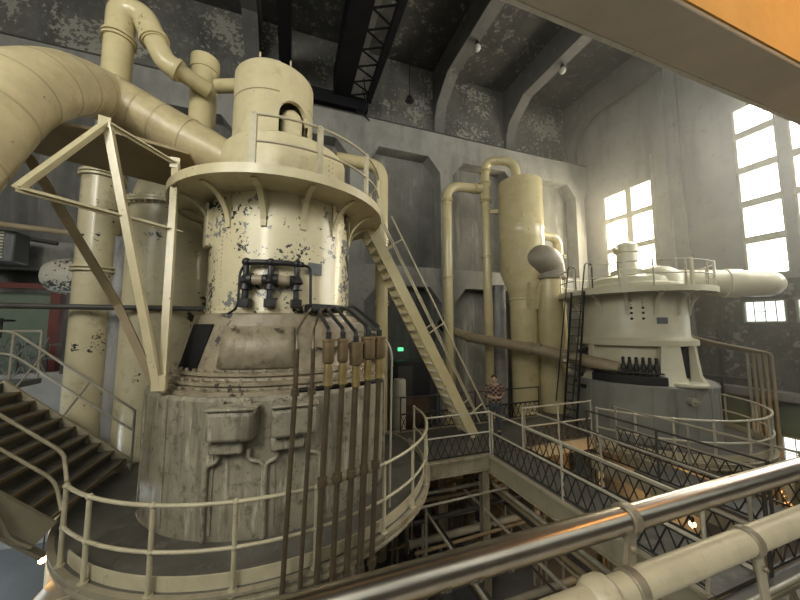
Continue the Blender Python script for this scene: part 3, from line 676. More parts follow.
# ------------------------------------------------------------------ broad stair and landing at the wall side
bs = thing('broad_stair', (-3.5,7.7,DZ), 'broad iron stair with dark treads down to the railed turbine gallery', 'stair')
for y, m in ((6.52,girder),(8.95,girder)):
    MB().bar((-5.7,y,5.62),(-3.42,y,3.72),.06,.34).build('stringer', m, bs)
    MB().bar((-5.75,y-.02,5.32),(-3.42,y-.02,3.4),.12,.05).build('stringer_flange', m, bs)
for k in range(9):
    x = -5.45+k*.235; z = 5.5-k*.2
    MB().box(x-.15,x+.15,6.55,8.92,z-.03,z).build('tread', deckm, bs)
    MB().box(x-.15,x-.135,6.55,8.92,z,z+.19).build('riser', deckm, bs)
    MB().box(x+.13,x+.155,6.55,8.92,z-.05,z+.005).build('nosing', brownbar, bs)
for y, m in ((6.5,railm),(8.98,greyrail)):
    e = V((-3.36,y,4.95)); s_ = V((-5.55,y,6.75))
    MB().tube(bend([V((-5.95,y,6.78)),s_,e]+([e+V((.12,-.08,-.08)),V((-2.98,6.02,4.62))] if y < 7 else [e+V((.02,0,-.1))]),.15),.026,10).build('handrail', m, bs)
    MB().tube(bend([V((-5.95,y,6.3)),s_-V((0,0,.46)),e-V((0,0,.46))]+([V((-3.05,6.1,4.2))] if y < 7 else []),.2),.024,10).build('mid_rail', m, bs)
    for t_ in (.25,.62):
        p = s_.lerp(e,t_); MB().tube([p,p-V((.42,0,.72))],.022,8).build('rail_brace', m, bs)
MB().tube([(-3.34,8.98,3.6),(-3.34,8.98,4.95)],.03,10).build('newel_post', greyrail, bs)
MB().tube(bend([V((-5.6,6.4,5.3)),V((-4.0,6.4,4.35)),V((-3.75,6.4,3.75)),V((-3.5,6.4,3.6))],.25),.03,10).build('conduit', girder, bs)
lg = thing('landing', (-7.8,8.3,5.6), 'dark landing with lattice rails at the head of the broad iron stair', 'landing')
MB().box(-9.8,-5.65,6.45,10.1,5.5,5.62).build('deck_plate', greym, lg)
for x in (-9.5,):
    for y in (6.6,9.9): MB().box(x-.1,x+.1,y-.1,y+.1,0,5.5).build('landing_leg', darkgirder, lg)
MB().tube([(-9.8,10.05,6.75),(-5.7,10.05,6.75)],.03,10).build('top_rail', greyrail, lg)
for x in (-9.2,-8.2,-7.2,-6.2,-5.7): MB().tube([(x,10.05,5.6),(x,10.05,6.75)],.03,8).build('post', greyrail, lg)
q = MB()
for k in range(22):
    x = -9.7+k*.18
    q.bar((x,10.05,5.72),(x+.36,10.05,6.6),.03,.015,(0,1,0)); q.bar((x+.36,10.05,5.72),(x,10.05,6.6),.03,.015,(0,1,0))
q.build('lattice_panel', greym, lg)
hv = thing('valve_wheel', (-6.35,9.9,6.78), 'small dark valve handwheel on top of the landing rail', 'valve')
MB().tube([(-6.35,9.9,6.6),(-6.35,9.9,7.05)],.035,8).build('spindle', ironm, hv)
MB().tube([(-6.35+.2*cos(a*pi/8),9.9+.2*sin(a*pi/8),7.0) for a in range(16)],.025,8,closed=True).bar((-6.55,9.9,7.0),(-6.15,9.9,7.0),.03,.03).build('handwheel', ironm, hv)
# railing of the far landing before the bright back window
struct('floor_mezzanine', MB().box(-10.2,-4.2,12.0,13.7,4.6,5.5), conc)
for i, x in enumerate((-9.6,-4.5)): struct('trim_mezzanine_pier_%d' % (i+1), MB().box(x-.2,x+.2,12.6,13.0,0,4.6), conc)
fr2 = thing('guard_railing', (-4.0,11.9,5.0), 'low pale wall with guard rail in front of the bright back window', 'railing')
MB().box(-10.1,-4.2,11.85,12.0,4.4,5.55).build('kerb_wall', concL, fr2)
for z in (5.95,6.35): MB().tube([(-7.4,11.92,z),(-4.2,11.92,z)],.03,8).build('rail_bar', darkgirder, fr2)
for x in (-7.2,-6.6,-6.0,-5.4): MB().tube([(x,11.92,5.5),(x,11.92,6.4)],.03,8).build('post', darkgirder, fr2)

# ------------------------------------------------------------------ walkways between the turbines
def lattice(p, q, z0, z1, step=.21, t=.02):
    p, q = V(p), V(q); L = (q-p).length; n = max(1, round(L/step)); d = (q-p)/n; up = d.normalized().cross(V((0,0,1)))
    m = MB()
    for k in range(n):
        a, b = p+d*k, p+d*(k+1)
        m.bar((a.x,a.y,z0),(b.x,b.y,z1),t,.012,up); m.bar((a.x,a.y,z1),(b.x,b.y,z0),t,.012,up)
    zm = (z0+z1)/2
    m.bar((p.x,p.y,z0),(q.x,q.y,z0),.03,.03); m.bar((p.x,p.y,z1),(q.x,q.y,z1),.03,.03)
    return m
def rail_run(root, p, q, z, m, n, lat=True, top=1.05, mid=.55, r=.022, step=.21, lm=None):
    p, q = V((*p,z)), V((*q,z)); U = V((0,0,1))
    MB().tube([p+U*top,q+U*top],r,10).build('top_rail', m, root)
    MB().tube([p+U*mid,q+U*mid],r*.95,10).build('mid_rail', m, root)
    for k in range(n+1):
        a = p.lerp(q,k/n); MB().tube([a-U*.1,a+U*top],r*1.1,10).sphere(a+U*top,r*1.5,10,6).build('post', m, root)
    if lat: lattice(p,q,z+.06,z+mid-.02,step).build('lattice_panel', lm or lattm, root)
wk = thing('walkway', (4.0,7.9,DZ), 'railed walkway joining the two turbine galleries, the steep stair landing on it', 'walkway')
MB().box(3.1,8.75,7.1,9.3,DZ-.06,DZ-.005).build('deck_plate', deckm, wk)
MB().box(3.0,4.9,7.02,7.1,DZ-.36,DZ+.02).box(3.0,4.9,6.97,7.1,DZ-.05,DZ).box(3.0,4.9,6.97,7.1,DZ-.36,DZ-.31).build('edge_girder', girder, wk)
MB().box(6.0,8.75,7.02,7.1,DZ-.3,DZ+.02).build('edge_girder', girder, wk)
MB().box(2.6,8.75,9.3,9.38,DZ-.3,DZ+.05).build('edge_girder', girder, wk)
rail_run(wk, (3.15,7.06), (4.95,7.06), DZ, whiterail, 1)
rail_run(wk, (6.0,7.06), (8.5,7.06), DZ, whiterail, 2)
rail_run(wk, (3.3,9.32), (8.7,9.32), DZ, darkgirder, 4)
wk2 = thing('walkway', (5.45,4.5,DZ), 'narrow lattice sided walkway running from the two galleries towards the polished handrail', 'walkway')
MB().box(4.98,5.95,2.56,7.02,DZ-.05,DZ-.005).build('deck_plate', deckm, wk2)
for x in (4.95,5.98): MB().box(x-.05,x+.05,2.58,7.0,DZ-.38,DZ-.06).box(x-.11,x+.11,2.58,7.0,DZ-.06,DZ-.02).box(x-.11,x+.11,2.58,7.0,DZ-.42,DZ-.38).build('side_girder', girder, wk2)
rail_run(wk2, (4.95,2.62), (4.95,6.95), DZ, whiterail, 2)
rail_run(wk2, (5.98,2.62), (5.98,6.95), DZ, greyrail, 2)
wk3 = thing('walkway', (9.5,2.0,DZ), 'lattice sided walkway crossing below the polished handrail towards the windows', 'walkway')
MB().box(1.2,15.6,1.66,2.48,DZ-.05,DZ-.005).build('deck_plate', deckm, wk3)
for y in (1.61,2.52): MB().box(1.2,15.6,y-.04,y+.04,DZ-.38,DZ-.06).build('side_girder', darkgirder, wk3)
rail_run(wk3, (1.2,1.6), (15.5,1.6), DZ, greyrail, 7, lat=False)
lattice((1.2,1.6,DZ),(15.5,1.6,DZ),DZ+.08,DZ+1.0,.5,.05).build('lattice_panel', girder, wk3)
rail_run(wk3, (6.1,2.52), (15.5,2.52), DZ, darkgirder, 5, step=.3)
wk4 = thing('walkway', (8.4,4.2,DZ), 'dark lattice sided walkway between the narrow walkway and the clean turbine', 'walkway')
MB().box(7.5,8.5,2.9,5.2,DZ-.05,DZ-.005).build('deck_plate', deckm, wk4)
for x in (7.45,8.5):
    MB().box(x-.04,x+.04,2.95,6.2,DZ-.35,DZ-.06).build('side_girder', girder, wk4)
    rail_run(wk4, (x,3.0), (x,6.3), DZ, darkgirder if x < 8 else greyrail, 2)
# posts under the walkways
def steel_post(x, y, lab, w=.09, m=girder, z1=3.2):
    t = thing('steel_post', (x,y,0), lab, 'post')
    MB().box(x-w,x+w,y-.02,y+.02,0,z1).box(x-w,x-w+.02,y-w,y+w,0,z1).box(x+w-.02,x+w,y-w,y+w,0,z1).build('shaft', m, t)
    MB().box(x-w*1.6,x+w*1.6,y-w*1.6,y+w*1.6,0,.04).build('base_plate', m, t)
steel_post(4.75,7.06,'slim cream post under the corner of the turbine walkway')
steel_post(4.3,8.6,'brown stained post standing in the dark under the steep stair',.14)
steel_post(5.6,9.2,'orange brown post deep under the walkway behind the slim cream post',.12,brownbar)
steel_post(8.6,7.0,'post carrying the walkway where it meets the clean turbine gallery',.1)
steel_post(5.95,2.3,'post below the crossing of the two lattice sided walkways',.1)

# ------------------------------------------------------------------ pipework in the pit
PIT = 'pipes in the dark pit under the walkways'
def pit(pts, r, m=greyrail):
    t = pipe('pit_pipe', pts, r, m, 'pipe on stands running through the dark pit under the walkways', None, (), 'pipe', PIT, 12)
    a, b = V(pts[0]), V(pts[-1])
    for k in (.06,.94):
        p = a.lerp(b,k); MB().tube([(p.x,p.y,0),(p.x,p.y,p.z)],.03,8).build('pipe_stand', greyrail, t)
for (y,z,r,x0,x1) in ((7.9,2.45,.05,2.9,6.2),(8.4,2.0,.06,2.9,6.6),(7.6,1.5,.09,2.9,6.9),(8.8,1.2,.07,2.6,7.0),(9.6,2.6,.07,2.4,7.5),(7.2,.9,.11,2.4,6.6),(10.4,1.9,.08,2.2,7.6),(6.4,.55,.08,1.8,7.0),(5.4,.3,.06,2.2,9.0)):
    pit([(x0,y,z),(x1,y,z+.02)], r, random.choice([greyrail,brownlag,greypipe]))
for (x,z,r,y0,y1) in ((5.15,2.75,.05,3,10),(5.45,2.4,.07,3,10.5),(5.75,2.0,.05,3,9.5),(6.3,1.4,.08,3,9),(6.9,2.2,.06,3.2,7),(7.2,1.0,.1,3,8.5),(4.3,.6,.06,3,8.7),(3.5,1.1,.05,4,9)):
    pit([(x,y0,z),(x,y1,z)], r, random.choice([greyrail,brownlag,darkgirder]))
for k in range(12):
    y = 6.6+k*.33; z = [2.9,1.75,2.2,.5,1.3,2.7,.8,2.05,1.1,2.5,1.6,.35][k]
    pit([(2.7+.1*(k%3),y,z),(6.5+.15*(k%4),y+.1,z+.03)], .028+.012*(k%3), [greyrail,brownbar,darkgirder][k%3])
for k in range(8):
    x = 3.0+k*.55; z = [2.6,1.9,.9,2.3,1.5,2.8,1.15,2.05][k]
    pit([(x,4.2,z),(x+.15,9.8,z)], .03+.01*(k%2), [brownbar,greyrail,darkgirder][(k+1)%3])
for (x,y,z) in ((3.3,7.9,1.0),(5.0,8.5,.7),(6.0,8.8,1.2),(2.6,6.0,.9)):
    t = thing('pit_machine', (x,y,0), 'dark pump casing in the pit under the walkways', 'pump', 'pumps in the dark pit')
    MB().lathe([(.42,0),(.45,.1),(.36,.2),(.36,z),(.2,z+.15),(.01,z+.17)],(x,y),24).build('casing', darkgirder, t)
    MB().tube([(x-.5,y,z*.6),(x+.5,y,z*.6)],.14,14).build('branch', greyrail, t)

# ------------------------------------------------------------------ tank with its pipes by the back wall
TK = (9.62, 11.0)
tk = thing('jet_condenser', (TK[0],TK[1],0), 'tall cream tank with a cone bottom standing before the concrete wall', 'tank')
MB().lathe([(.01,13.42),(.5,13.40),(.91,13.34),(.94,13.29),(.94,11.22),(.95,11.2),(.95,11.15),(.94,11.13),(.94,10.77),(.95,10.75),(.95,10.7),(.94,10.68),(.94,9.25),(.62,8.35),(.585,8.1),(.6,8.08),(.6,8.03),(.56,8.0),(.56,0)],TK,64).build('tank_shell', cream_pipe, tk)
for d in (-25,15):
    a, b = polar(TK,.76,d,8.7), polar(TK,.57,d,7.6); MB().bar(a,b,.03,.3,(0,0,1)).build('rib', cream_pipe, tk)
MB().obox(polar(TK,.95,-35,11.6),(-.2,-1,0),.06,.22,.05).build('lug', cream_pipe, tk)
pipe('downcomer_pipe', [(6.46,12.0,0),(6.46,12.0,13.2),(8.25,12.0,13.3)], .21, cream_pipe, 'cream pipe with a curved top standing against the concrete pilaster', .7, [((6.46,12.0,12.5),(0,0,1)),((6.46,12.0,9.0),(0,0,1)),((7.9,12.0,13.28),(1,0,0))], fr_=1.2)
pipe('riser_pipe', [(8.5,12.0,0),(8.5,12.0,14.75),(9.55,11.2,14.5),(9.6,11.1,13.38)], .2, cream_pipe, 'cream pipe looping over into the top of the tall cone bottomed tank', .55, [((8.5,12.0,14.2),(0,0,1)),((8.5,12.0,13.6),(0,0,1)),((8.5,12.0,12.75),(0,0,1)),((8.5,12.0,10.1),(0,0,1))], fr_=1.35)
MB().tube([(8.5,12.0,12.8),(8.5,12.0,13.55)],.235,24).build('sleeve', cream_pipe, bpy.data.objects['riser_pipe'])
MB().bar((8.66,11.9,12.2),(9.0,11.62,12.2),.12,.16).build('stay', cream_pipe, bpy.data.objects['riser_pipe'])
rv = thing('exhaust_pipe', (10.5,10.3,0), 'thick upright pipe with a riveted grey hood elbow joined to the tall tank', 'pipe')
EX = (10.4,10.3)
MB().lathe([(.50,0),(.50,8.95)],EX,40).build('pipe_run', cream_pipe, rv)
hood = [(10.4,10.3,8.95),(10.4,10.3,9.25),(10.33,10.27,9.48),(10.12,10.2,9.64),(9.85,10.28,9.7),(9.68,10.6,9.7),(9.62,11.0,9.7)]
q = MB().tube(cat(hood,5),.63,36)
for d in range(0,360,10): q.sphere(polar(EX,.635,d,9.12),.024,6,4)
q.build('hood_elbow', rivm, rv)
q = MB().lathe([(.5,8.88),(.72,8.88),(.72,8.98),(.5,8.98)],EX,40,close=True)
for d in range(0,360,12): q.sphere(polar(EX,.67,d,8.985),.03,6,4)
q.build('flange', rivm, rv)
pipe('overflow_pipe', [(10.5,11.3,11.15),(12.05,11.3,11.15),(12.2,11.3,0)], .2, cream_pipe, 'slim cream pipe bending down behind the riveted hood elbow', .5, [((12.2,11.3,10.2),(0,0,1))])
pipe('column_pipe', [(9.25,12.3,0),(9.25,12.3,8.8)], .36, greypipe, 'grey upright pipe standing behind the cone bottomed tank')
pipe('column_pipe', [(10.85,11.6,0),(10.85,11.6,9.0)], .16, cream_pipe, 'slim cream pipe in the gap between tank and thick exhaust pipe')
dg = thing('cross_pipe', (7.0,12.5,6.6), 'brown lagged pipe sloping from the concrete wall down to the clean turbine', 'pipe')
dpts = bend([(6.75,12.9,6.95),(6.75,12.6,6.75),(7.4,11.8,6.4),(8.9,9.4,5.98),(9.45,8.3,5.75),(10.05,7.25,5.5)],.35)
MB().tube(dpts,[.18+.05*k/len(dpts) for k in range(len(dpts))],24).build('pipe_run', brownlag, dg)
for k in (12,17,20,25):
    p = dpts[min(k,len(dpts)-2)]; d = (dpts[min(k,len(dpts)-2)+1]-p).normalized(); MB().tube([p-d*.08,p+d*.08],.25,24).build('flange', brownlag, dg)
MB().tube([(6.75,12.98,7.0),(6.75,12.86,6.95)],.33,24).build('wall_collar', ironm, dg)
tag(MB().obox((9.17,8.42,5.78),(-.7,-.7,0),.26,.28,.012).build('paper_tag', paperm), 'white paper tag hanging on the brown sloping pipe', 'tag')
# ladder stair up to the second gallery
ld = thing('ladder', (8.9,8.2,DZ-.2), 'black iron ladder leaning on the gallery of the clean turbine', 'ladder')
la, lb = V((8.9,8.2,DZ-.18)), V((9.27,7.95,8.05))
off = V((.0,.4,0)).normalized()*.25
for s_ in (-1,1):
    MB().bar(la+off*s_,lb+off*s_,.03,.06,(0,0,1)).build('side_rail', ironm, ld)
    MB().tube(bend([la+off*s_*1.3+V((-.2,0,.9)),lb+off*s_*1.3+V((-.12,0,.3)),lb+off*s_*1.3+V((.0,0,.95)),lb+off*s_*1.3+V((.3,-.0,.95)),lb+off*s_*1.3+V((.3,-.0,.1))],.2),.022,8).build('handrail', ironm, ld)
for k in range(17):
    p = la.lerp(lb,(k+.5)/17); MB().bar(p-off,p+off,.09,.02,(0,0,1)).build('rung', ironm, ld)
# pipe from the second turbine to the window wall
sp = thing('steam_duct', (14.0,6.7,7.7), 'large pale duct running from the clean turbine to the window wall', 'pipe')
da, db = V((12.6,7.7,8.5)), V((15.28,5.48,8.28))
dd = (db-da).normalized()
MB().tube([da,da+dd*2.1],.47,32).build('pipe_run', paleT, sp)
MB().tube([da+dd*2.1,da+dd*2.5],.50,32).build('joint_sleeve', paleT, sp)
MB().tube([da+dd*2.5,db-dd*.5,db-dd*.2,db,db+dd*.12,db+dd*.16],[.45,.44,.42,.34,.2,.02],32).build('tapered_end', paleT, sp)
# pipes beside the window wall
for i in range(5):
    y = 6.46-i*.15; x = 15.45
    pipe('oil_pipe', [(13.8,8.0-i*.13,6.6),(14.4,7.4-i*.14,6.3),(x,y,5.95),(x,y,0)], .045, brownlag if i else greyrail,
         'slender brown pipe dropping beside the gallery at the window wall', .15, (), 'pipe', 'slender pipes by the window wall', 10)
sr = thing('pipe_rack', (14.9,7.6,0), 'dark pipe rack frame behind the slender pipes at the window wall', 'rack')
for x, y in ((14.2,8.5),(15.6,7.3)): MB().box(x-.04,x+.04,y-.04,y+.04,0,6.75).build('upright', darkgirder, sr)
MB().tube([(13.4,9.2,6.85),(14.2,8.5,6.7),(15.6,7.3,6.4)],.05,8).build('cross_bar', darkgirder, sr)
MB().tube([(13.4,9.2,5.2),(14.2,8.5,5.1),(16.2,6.6,4.9)],.05,8).build('cross_bar', darkgirder, sr)
# pipes curving under the second gallery
for i in range(4):
    pipe('return_pipe', [(14.9-i*.1,6.2-i*.12,2.9),(14.4-i*.15,5.5-i*.14,2.85-i*.05),(12.8-i*.2,4.9-i*.1,2.5-i*.06)], .07, brownbar, 'brown return pipe curving under the gallery of the clean turbine', .8, (), 'pipe', 'return pipes under the gallery', 10)

# ------------------------------------------------------------------ small things on the floor behind
ws = thing('white_cylinder', (3.85,11.0,2.2), 'pale upright cylinder tank standing behind the oil pipes', 'tank')
MB().lathe([(.01,4.95),(.2,4.94),(.24,4.88),(.24,0)],(3.85,11.0),32).build('tank_shell', whiterail, ws)
MB().lathe([(.25,4.3),(.27,4.32),(.25,4.34)],(3.85,11.0),32).build('hoop', greyrail, ws)
ex = thing('exit_sign', (4.55,12.98,5.8), 'small green EXIT sign glowing under the steep stair', 'sign')
MB().box(4.47,4.71,12.93,12.99,5.8,5.95).build('sign_panel', exitm, ex)
fc = bpy.data.curves.new('exit_lettering','FONT'); fc.body = 'EXIT'; fc.size = .11; fc.align_x = 'CENTER'; fc.align_y = 'CENTER'; fc.extrude = .003
fo_ = bpy.data.objects.new('lettering', fc); fo = bpy.data.objects.new('lettering', bpy.data.meshes.new_from_object(fo_)); bpy.data.objects.remove(fo_); COL.objects.link(fo); fo.parent = ex; fo.location = (.04,-.06,.075); fo.rotation_euler = (pi/2,0,0); fo.data.materials.clear(); fo.data.materials.append(paperm)
mb2 = thing('motor_cabinet', (4.8,11.6,0), 'black machine cabinet in the dark beneath the exit sign', 'cabinet')
MB().box(3.9,5.4,11.6,12.4,0,5.5).build('cabinet_body', ironm, mb2, bev=.03)
MB().box(4.0,4.6,11.57,11.6,3.8,5.3).build('cabinet_door', darkgirder, mb2)

# ------------------------------------------------------------------ lamps in the pit
def pit_lamp(p, lab, power):
    t = thing('work_lamp', p, lab, 'lamp'); x,y,z = p
    MB().sphere((x,y,z),.07,14,8).build('bulb', bulbm, t)
    MB().tube([(x,y,z+.06),(x,y,z+.16)],.045,10).tube([(x,y,z+.16),(x,y,z+.9)],.012,6).build('lamp_holder', ironm, t)
    l = bpy.data.lights.new('lamp_glow','POINT'); l.energy = power; l.color = (1,.55,.2); l.shadow_soft_size = .09
    o = bpy.data.objects.new('lamp_glow', l); COL.objects.link(o); o.parent = t; o.location = (0,0,-.15)
pit_lamp((-4.9,9.3,1.85), 'bare warm bulb glowing below the broad iron stair', 8)
pit_lamp((9.6,5.3,1.95), 'bare warm bulb glowing through the lattice below the clean turbine', 120)
pit_lamp((11.9,4.7,2.0), 'bare warm bulb glowing by the curved return pipes', 80)
# timber crates lit by the bulb under the broad stair
cr1 = thing('pump_housing', (-4.3,8.95,0), 'rusty pump housing lit orange by the bulb under the gallery', 'pump')
MB().lathe([(.75,0),(.75,.3),(.5,.5),(.5,1.3),(.3,1.55),(.01,1.6)],(-4.3,8.95),32).build('casing', brownlag, cr1)
MB().tube([(-5.2,8.8,.9),(-3.2,8.4,1.2)],.13,16).build('branch', brownlag, cr1)
MB().tube([(-5.0,8.4,1.3),(-3.4,8.2,1.7)],.08,12).build('branch', brownlag, cr1)
# ------------------------------------------------------------------ handrail in front of the camera
STAMPS = [(.215,"21'"),(.305,'HB2'),(.375,'0224'),(.46,'1 2'),(.80,'1111')]
hr = thing('polished_handrail', (1.0,.62,6.35), 'polished steel handrail pipe on straps at the edge of the viewing gallery', 'handrail')
MB().tube([(-1.2,.62,6.345),(4.6,.62,6.345)],.031,28).build('rail_pipe', steel, hr)
stamp = mat('stamped_mark', (.10,.085,.065), .6)
for x, txt in STAMPS:
    fc = bpy.data.curves.new('stamp','FONT'); fc.body = txt; fc.size = .0155; fc.extrude = .0004; fc.align_x = 'CENTER'
    fo_ = bpy.data.objects.new('stamp', fc); o = bpy.data.objects.new('stamped_lettering', bpy.data.meshes.new_from_object(fo_)); bpy.data.objects.remove(fo_)
    COL.objects.link(o); o.data.materials.clear(); o.data.materials.append(stamp); o.parent = hr
    o.location = V((x,.62-.906*.0312,6.345-.42*.0312-.006))-hr.location; o.rotation_euler = (radians(114.8),0,0)
def strap(root, x, y, z, r, name='strap'):
    m = MB(); n = 20; w = .03
    ring = [(y+(r)*cos(2*pi*k/n), z+(r)*sin(2*pi*k/n)) for k in range(n)]
    m.prism(ring,'X',x-w/2,x+w/2); m.build(name, girder_rail, root, bev=.004)
girder_rail = mat('strap_paint', (.20,.17,.12), .42, metal=.2, var=.2, scale=20)
strap(hr, .855, .62, 6.345, .037)
lr = thing('painted_handrail', (1.0,.575,6.24), 'chipped cream pipe rail with a ball coupling just below the polished handrail', 'handrail')
MB().tube([(-1.2,.56,6.24),(4.6,.56,6.24)],.033,28).build('rail_pipe', creamrail, lr)
MB().tube([(.64,.56,6.24),(.65,.56,6.24),(.662,.56,6.24),(.688,.56,6.24),(.70,.56,6.24),(.71,.56,6.24)],[.034,.042,.046,.046,.042,.034],28).build('coupling', creamrail, lr)
strap(lr, .775, .56, 6.24, .039)
strap(lr, 1.245, .56, 6.24, .039)
m = MB().bar((.84,.60,6.335),(.79,.575,6.245),.034,.01,(0,-1,0)); m.build('link_plate', girder_rail, lr)
for x,z in ((.82,6.30),(.803,6.268)): MB().sphere((x,.583,z),.009,10,6).build('bolt', girder_rail, lr)
MB().bar((1.26,.545,6.23),(1.42,.58,5.62),.034,.01,(0,-1,0)).build('stanchion', girder, lr, bev=.003)
bq = MB().sphere((1.28,.54,6.17),.008,10,6); bq.build('stanchion_bolt', girder_rail, lr)
gl = thing('viewing_gallery', (2,-.9,5.1), 'concrete viewing gallery floor carrying the two handrails', 'platform')
MB().box(-4,XR-.05,-2.4,.52,4.95,5.1).build('floor_slab', mat('pale_bounce_slab', (.5,.49,.46), .8), gl)  # unseen slab made pale to bounce light up to the beam
MB().box(-4,XR-.05,.52,.60,4.85,5.62).build('kerb_plate', darkgirder, gl)
for x in (-3.5,6,15.5): MB().box(x-.3,x+.3,-2.2,-1.6,0,4.95).build('support_pier', conc, gl)

# ------------------------------------------------------------------ visitor on the walkway
def person(x, y, z, face):
    t = thing('person', (x,y,z), 'man in a dark plaid shirt leaning at the walkway rail looking down at his hands', 'person')
    shirt = mat('plaid_shirt', (.13,.05,.05), .85, var=.2)
    nt = shirt.node_tree; N = nt.nodes; Lk = nt.links; bs_ = N['Principled BSDF']
    ck = N.new('ShaderNodeTexChecker'); ck.inputs['Scale'].default_value = 14; ck.inputs['Color1'].default_value = (.05,.022,.02,1); ck.inputs['Color2'].default_value = (.26,.19,.15,1)
    tcn = N.new('ShaderNodeTexCoord'); Lk.new(tcn.outputs['Object'], ck.inputs['Vector']); Lk.new(ck.outputs['Color'], bs_.inputs['Base Color'])
    skin = mat('skin', (.50,.32,.22), .55, var=.05); jeans = mat('dark_trousers', (.06,.065,.08), .85); hair = mat('dark_hair', (.02,.016,.012), .7); trainers = mat('dark_shoes', (.03,.03,.03), .6)
    def skinned(name, pts, edges, rad, m, root=0, sub=1, parent=t):
        me = bpy.data.meshes.new(name); me.from_pydata([tuple(p) for p in pts], edges, []); o = bpy.data.objects.new(name, me); COL.objects.link(o); o.parent = parent
        sk = o.modifiers.new('skin','SKIN'); sk.use_smooth_shade = True
        for i, r in enumerate(rad):
            d = me.skin_vertices[0].data[i]; d.radius = (r,r) if not isinstance(r, tuple) else r; d.use_root = (i == root)
        ss = o.modifiers.new('sub','SUBSURF'); ss.levels = sub; ss.render_levels = sub+1; me.materials.append(m); return o
    # local frame: facing -Y, 1.74 m tall
    body = [(0,0,.95),(0,.0,1.12),(0,.01,1.3),(0,.02,1.42),(0,-.02,1.5),(0,-.05,1.57),
            (.19,.02,1.42),(.26,-.03,1.16),(.14,-.26,1.14),(-.19,.02,1.42),(-.26,-.03,1.16),(-.14,-.26,1.14),
            (.1,0,.9),(.11,-.02,.5),(.11,.02,.08),(-.1,0,.9),(-.11,.0,.5),(-.11,.04,.08),(.12,-.12,.04),(-.12,-.10,.04)]
    ed = [(0,1),(1,2),(2,3),(3,4),(4,5),(3,6),(6,7),(7,8),(3,9),(9,10),(10,11),(0,12),(12,13),(13,14),(0,15),(15,16),(16,17),(14,18),(17,19)]
    rad = [(.15,.11),(.15,.11),(.16,.115),(.14,.10),.06,.055,.07,.05,.034,.07,.05,.034,.095,.06,.045,.095,.06,.045,.04,.04]
    skinned('body', body, ed, rad, skin)
    skinned('shirt', [(0,0,.93),(0,0,1.12),(0,.01,1.3),(0,.02,1.43),(.19,.02,1.43),(.265,-.03,1.16),(.165,-.2,1.145),(-.19,.02,1.43),(-.265,-.03,1.16),(-.165,-.2,1.145)],
            [(0,1),(1,2),(2,3),(3,4),(4,5),(5,6),(3,7),(7,8),(8,9)], [(.2,.15),(.2,.15),(.205,.15),(.16,.12),.1,.08,.06,.1,.08,.06], shirt, 1)
    skinned('trousers', [(0,0,.94),(.1,0,.88),(.11,-.02,.5),(.11,.02,.1),(-.1,0,.88),(-.11,0,.5),(-.11,.04,.1)], [(0,1),(1,2),(2,3),(0,4),(4,5),(5,6)], [(.165,.125),.105,.075,.06,.105,.075,.06], jeans)
    for s_ in (1,-1): MB().sphere((s_*.12,-.07,.05),.06,12,8,(.9,2.,.8)).build('shoe', trainers, None).parent = t
    h = MB().sphere((0,-.09,1.65),.105,16,12,(.8,.98,1.12)).sphere((0,-.19,1.635),.02,8,6,(.8,1.2,1.2)).sphere((.086,-.09,1.65),.025,8,6,(.4,.8,1.2)).sphere((-.086,-.09,1.65),.025,8,6,(.4,.8,1.2)).build('head', skin, None); h.parent = t
    e_ = MB().sphere((.035,-.182,1.665),.012,8,6).sphere((-.035,-.182,1.665),.012,8,6).box(-.025,.025,-.188,-.18,1.588,1.596).build('face_features', hair, None); e_.parent = t
    hr_ = MB().sphere((0,-.065,1.69),.112,16,12,(.84,.95,.92)).build('hair', hair, None); hr_.parent = t
    for s_ in (1,-1):
        pts = [(s_*.14,-.26,1.14),(s_*.09,-.31,1.15)]; edg = [(0,1)]; rr = [.03,.036]
        for k in range(4):
            b = len(pts); zz = 1.18-.02*k; pts += [(s_*.05,-.335+.004*k,zz),(s_*.015,-.33,zz-.005),(s_*.005,-.30,zz-.01)]; edg += [(1,b),(b,b+1),(b+1,b+2)]; rr += [.0105,.0095,.0085]
        b = len(pts); pts += [(s_*.08,-.30,1.19),(s_*.05,-.31,1.21)]; edg += [(1,b),(b,b+1)]; rr += [.011,.009]
        skinned('hand', pts, edg, rr, skin, 0, 0)
    t.rotation_euler = (0,0,face)
    return t
person(6.0,8.25,DZ,radians(-38))

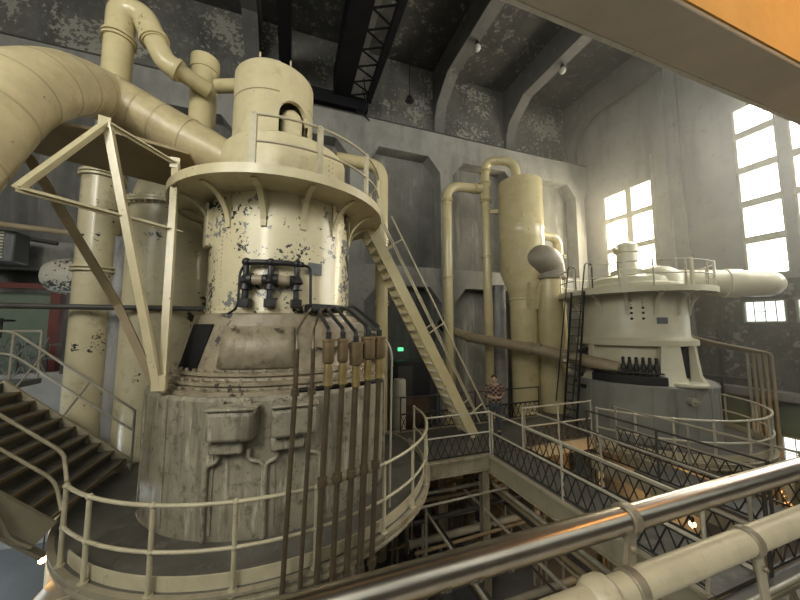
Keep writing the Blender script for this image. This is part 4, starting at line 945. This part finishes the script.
# ------------------------------------------------------------------ volume standing in for lens glare round the windows
def haze(x0,x1,y0,y1,z0,z1,dens):
    m = bpy.data.materials.new('glare_air'); m.use_nodes = True; nt = m.node_tree; nt.nodes.remove(nt.nodes['Principled BSDF'])
    v = nt.nodes.new('ShaderNodeVolumeScatter'); v.inputs['Density'].default_value = dens; v.inputs['Anisotropy'].default_value = .45; v.inputs['Color'].default_value = (1,.97,.9,1)
    nt.links.new(v.outputs['Volume'], nt.nodes['Material Output'].inputs['Volume'])
    o = MB().box(x0,x1,y0,y1,z0,z1).build('haze', m); o['kind'] = 'stuff'; o['label'] = 'thin haze volume added for lens glare before the tall windows'; o['category'] = 'haze'
    return o
haze(8.2,XR-.01,2.6,YP-.02,5.0,18.7,.0105)

# ------------------------------------------------------------------ light
def area(name, loc, rot, sx, sy, e, col=(1,1,1)):
    l = bpy.data.lights.new(name,'AREA'); l.shape = 'RECTANGLE'; l.size = sx; l.size_y = sy; l.energy = e; l.color = col
    o = bpy.data.objects.new(name, l); COL.objects.link(o); o.location = loc; o.rotation_euler = rot; return o
# light from the added front and left windows; daylight along the right wall
for i, (a, b) in enumerate(FW):
    area('added_front_light', ((a+b)/2,YF+.05,13.2), (pi/2+radians(-28),0,0), 2.3, 7.3, [1250,190,40,25,20,20][i], (1.,.95,.83))
area('added_low_light', (XL+.03,10.25,2.0), (0,-pi/2+radians(20),0), 2.3, 2.3, 330, (.85,.95,1.))
area('added_side_light', (XL+.05,-1,13.2), (0,-pi/2+radians(25),0), 7.3, 4.8, 480, (1.,.95,.83))
area('tall_window_light', (XR-.02,4.0,12), (0,pi/2+radians(-18),0), 6.5, 6.5, 760, (1.,.96,.86))
area('far_window_light', (XR-.02,10.8,11.3), (0,pi/2+radians(-12),0), 5, 2.3, 700, (1.,.86,.58))
l = bpy.data.lights.new('gallery_lamp','POINT'); l.energy = 70; l.color = (1.,.45,.10); l.shadow_soft_size = .25
o = bpy.data.objects.new('gallery_lamp', l); COL.objects.link(o); o.location = (4.6,-.6,10.2)
W_ = bpy.data.worlds.new('world'); SC.world = W_; W_.use_nodes = True
W_.node_tree.nodes['Background'].inputs['Color'].default_value = (.8,.9,1,1); W_.node_tree.nodes['Background'].inputs['Strength'].default_value = .6

vs = SC.view_settings; vs.view_transform = 'Standard'; vs.look = 'None'; vs.exposure = 0.30; vs.gamma = 1.0; vs.use_curve_mapping = False
SC.display_settings.display_device = 'sRGB'
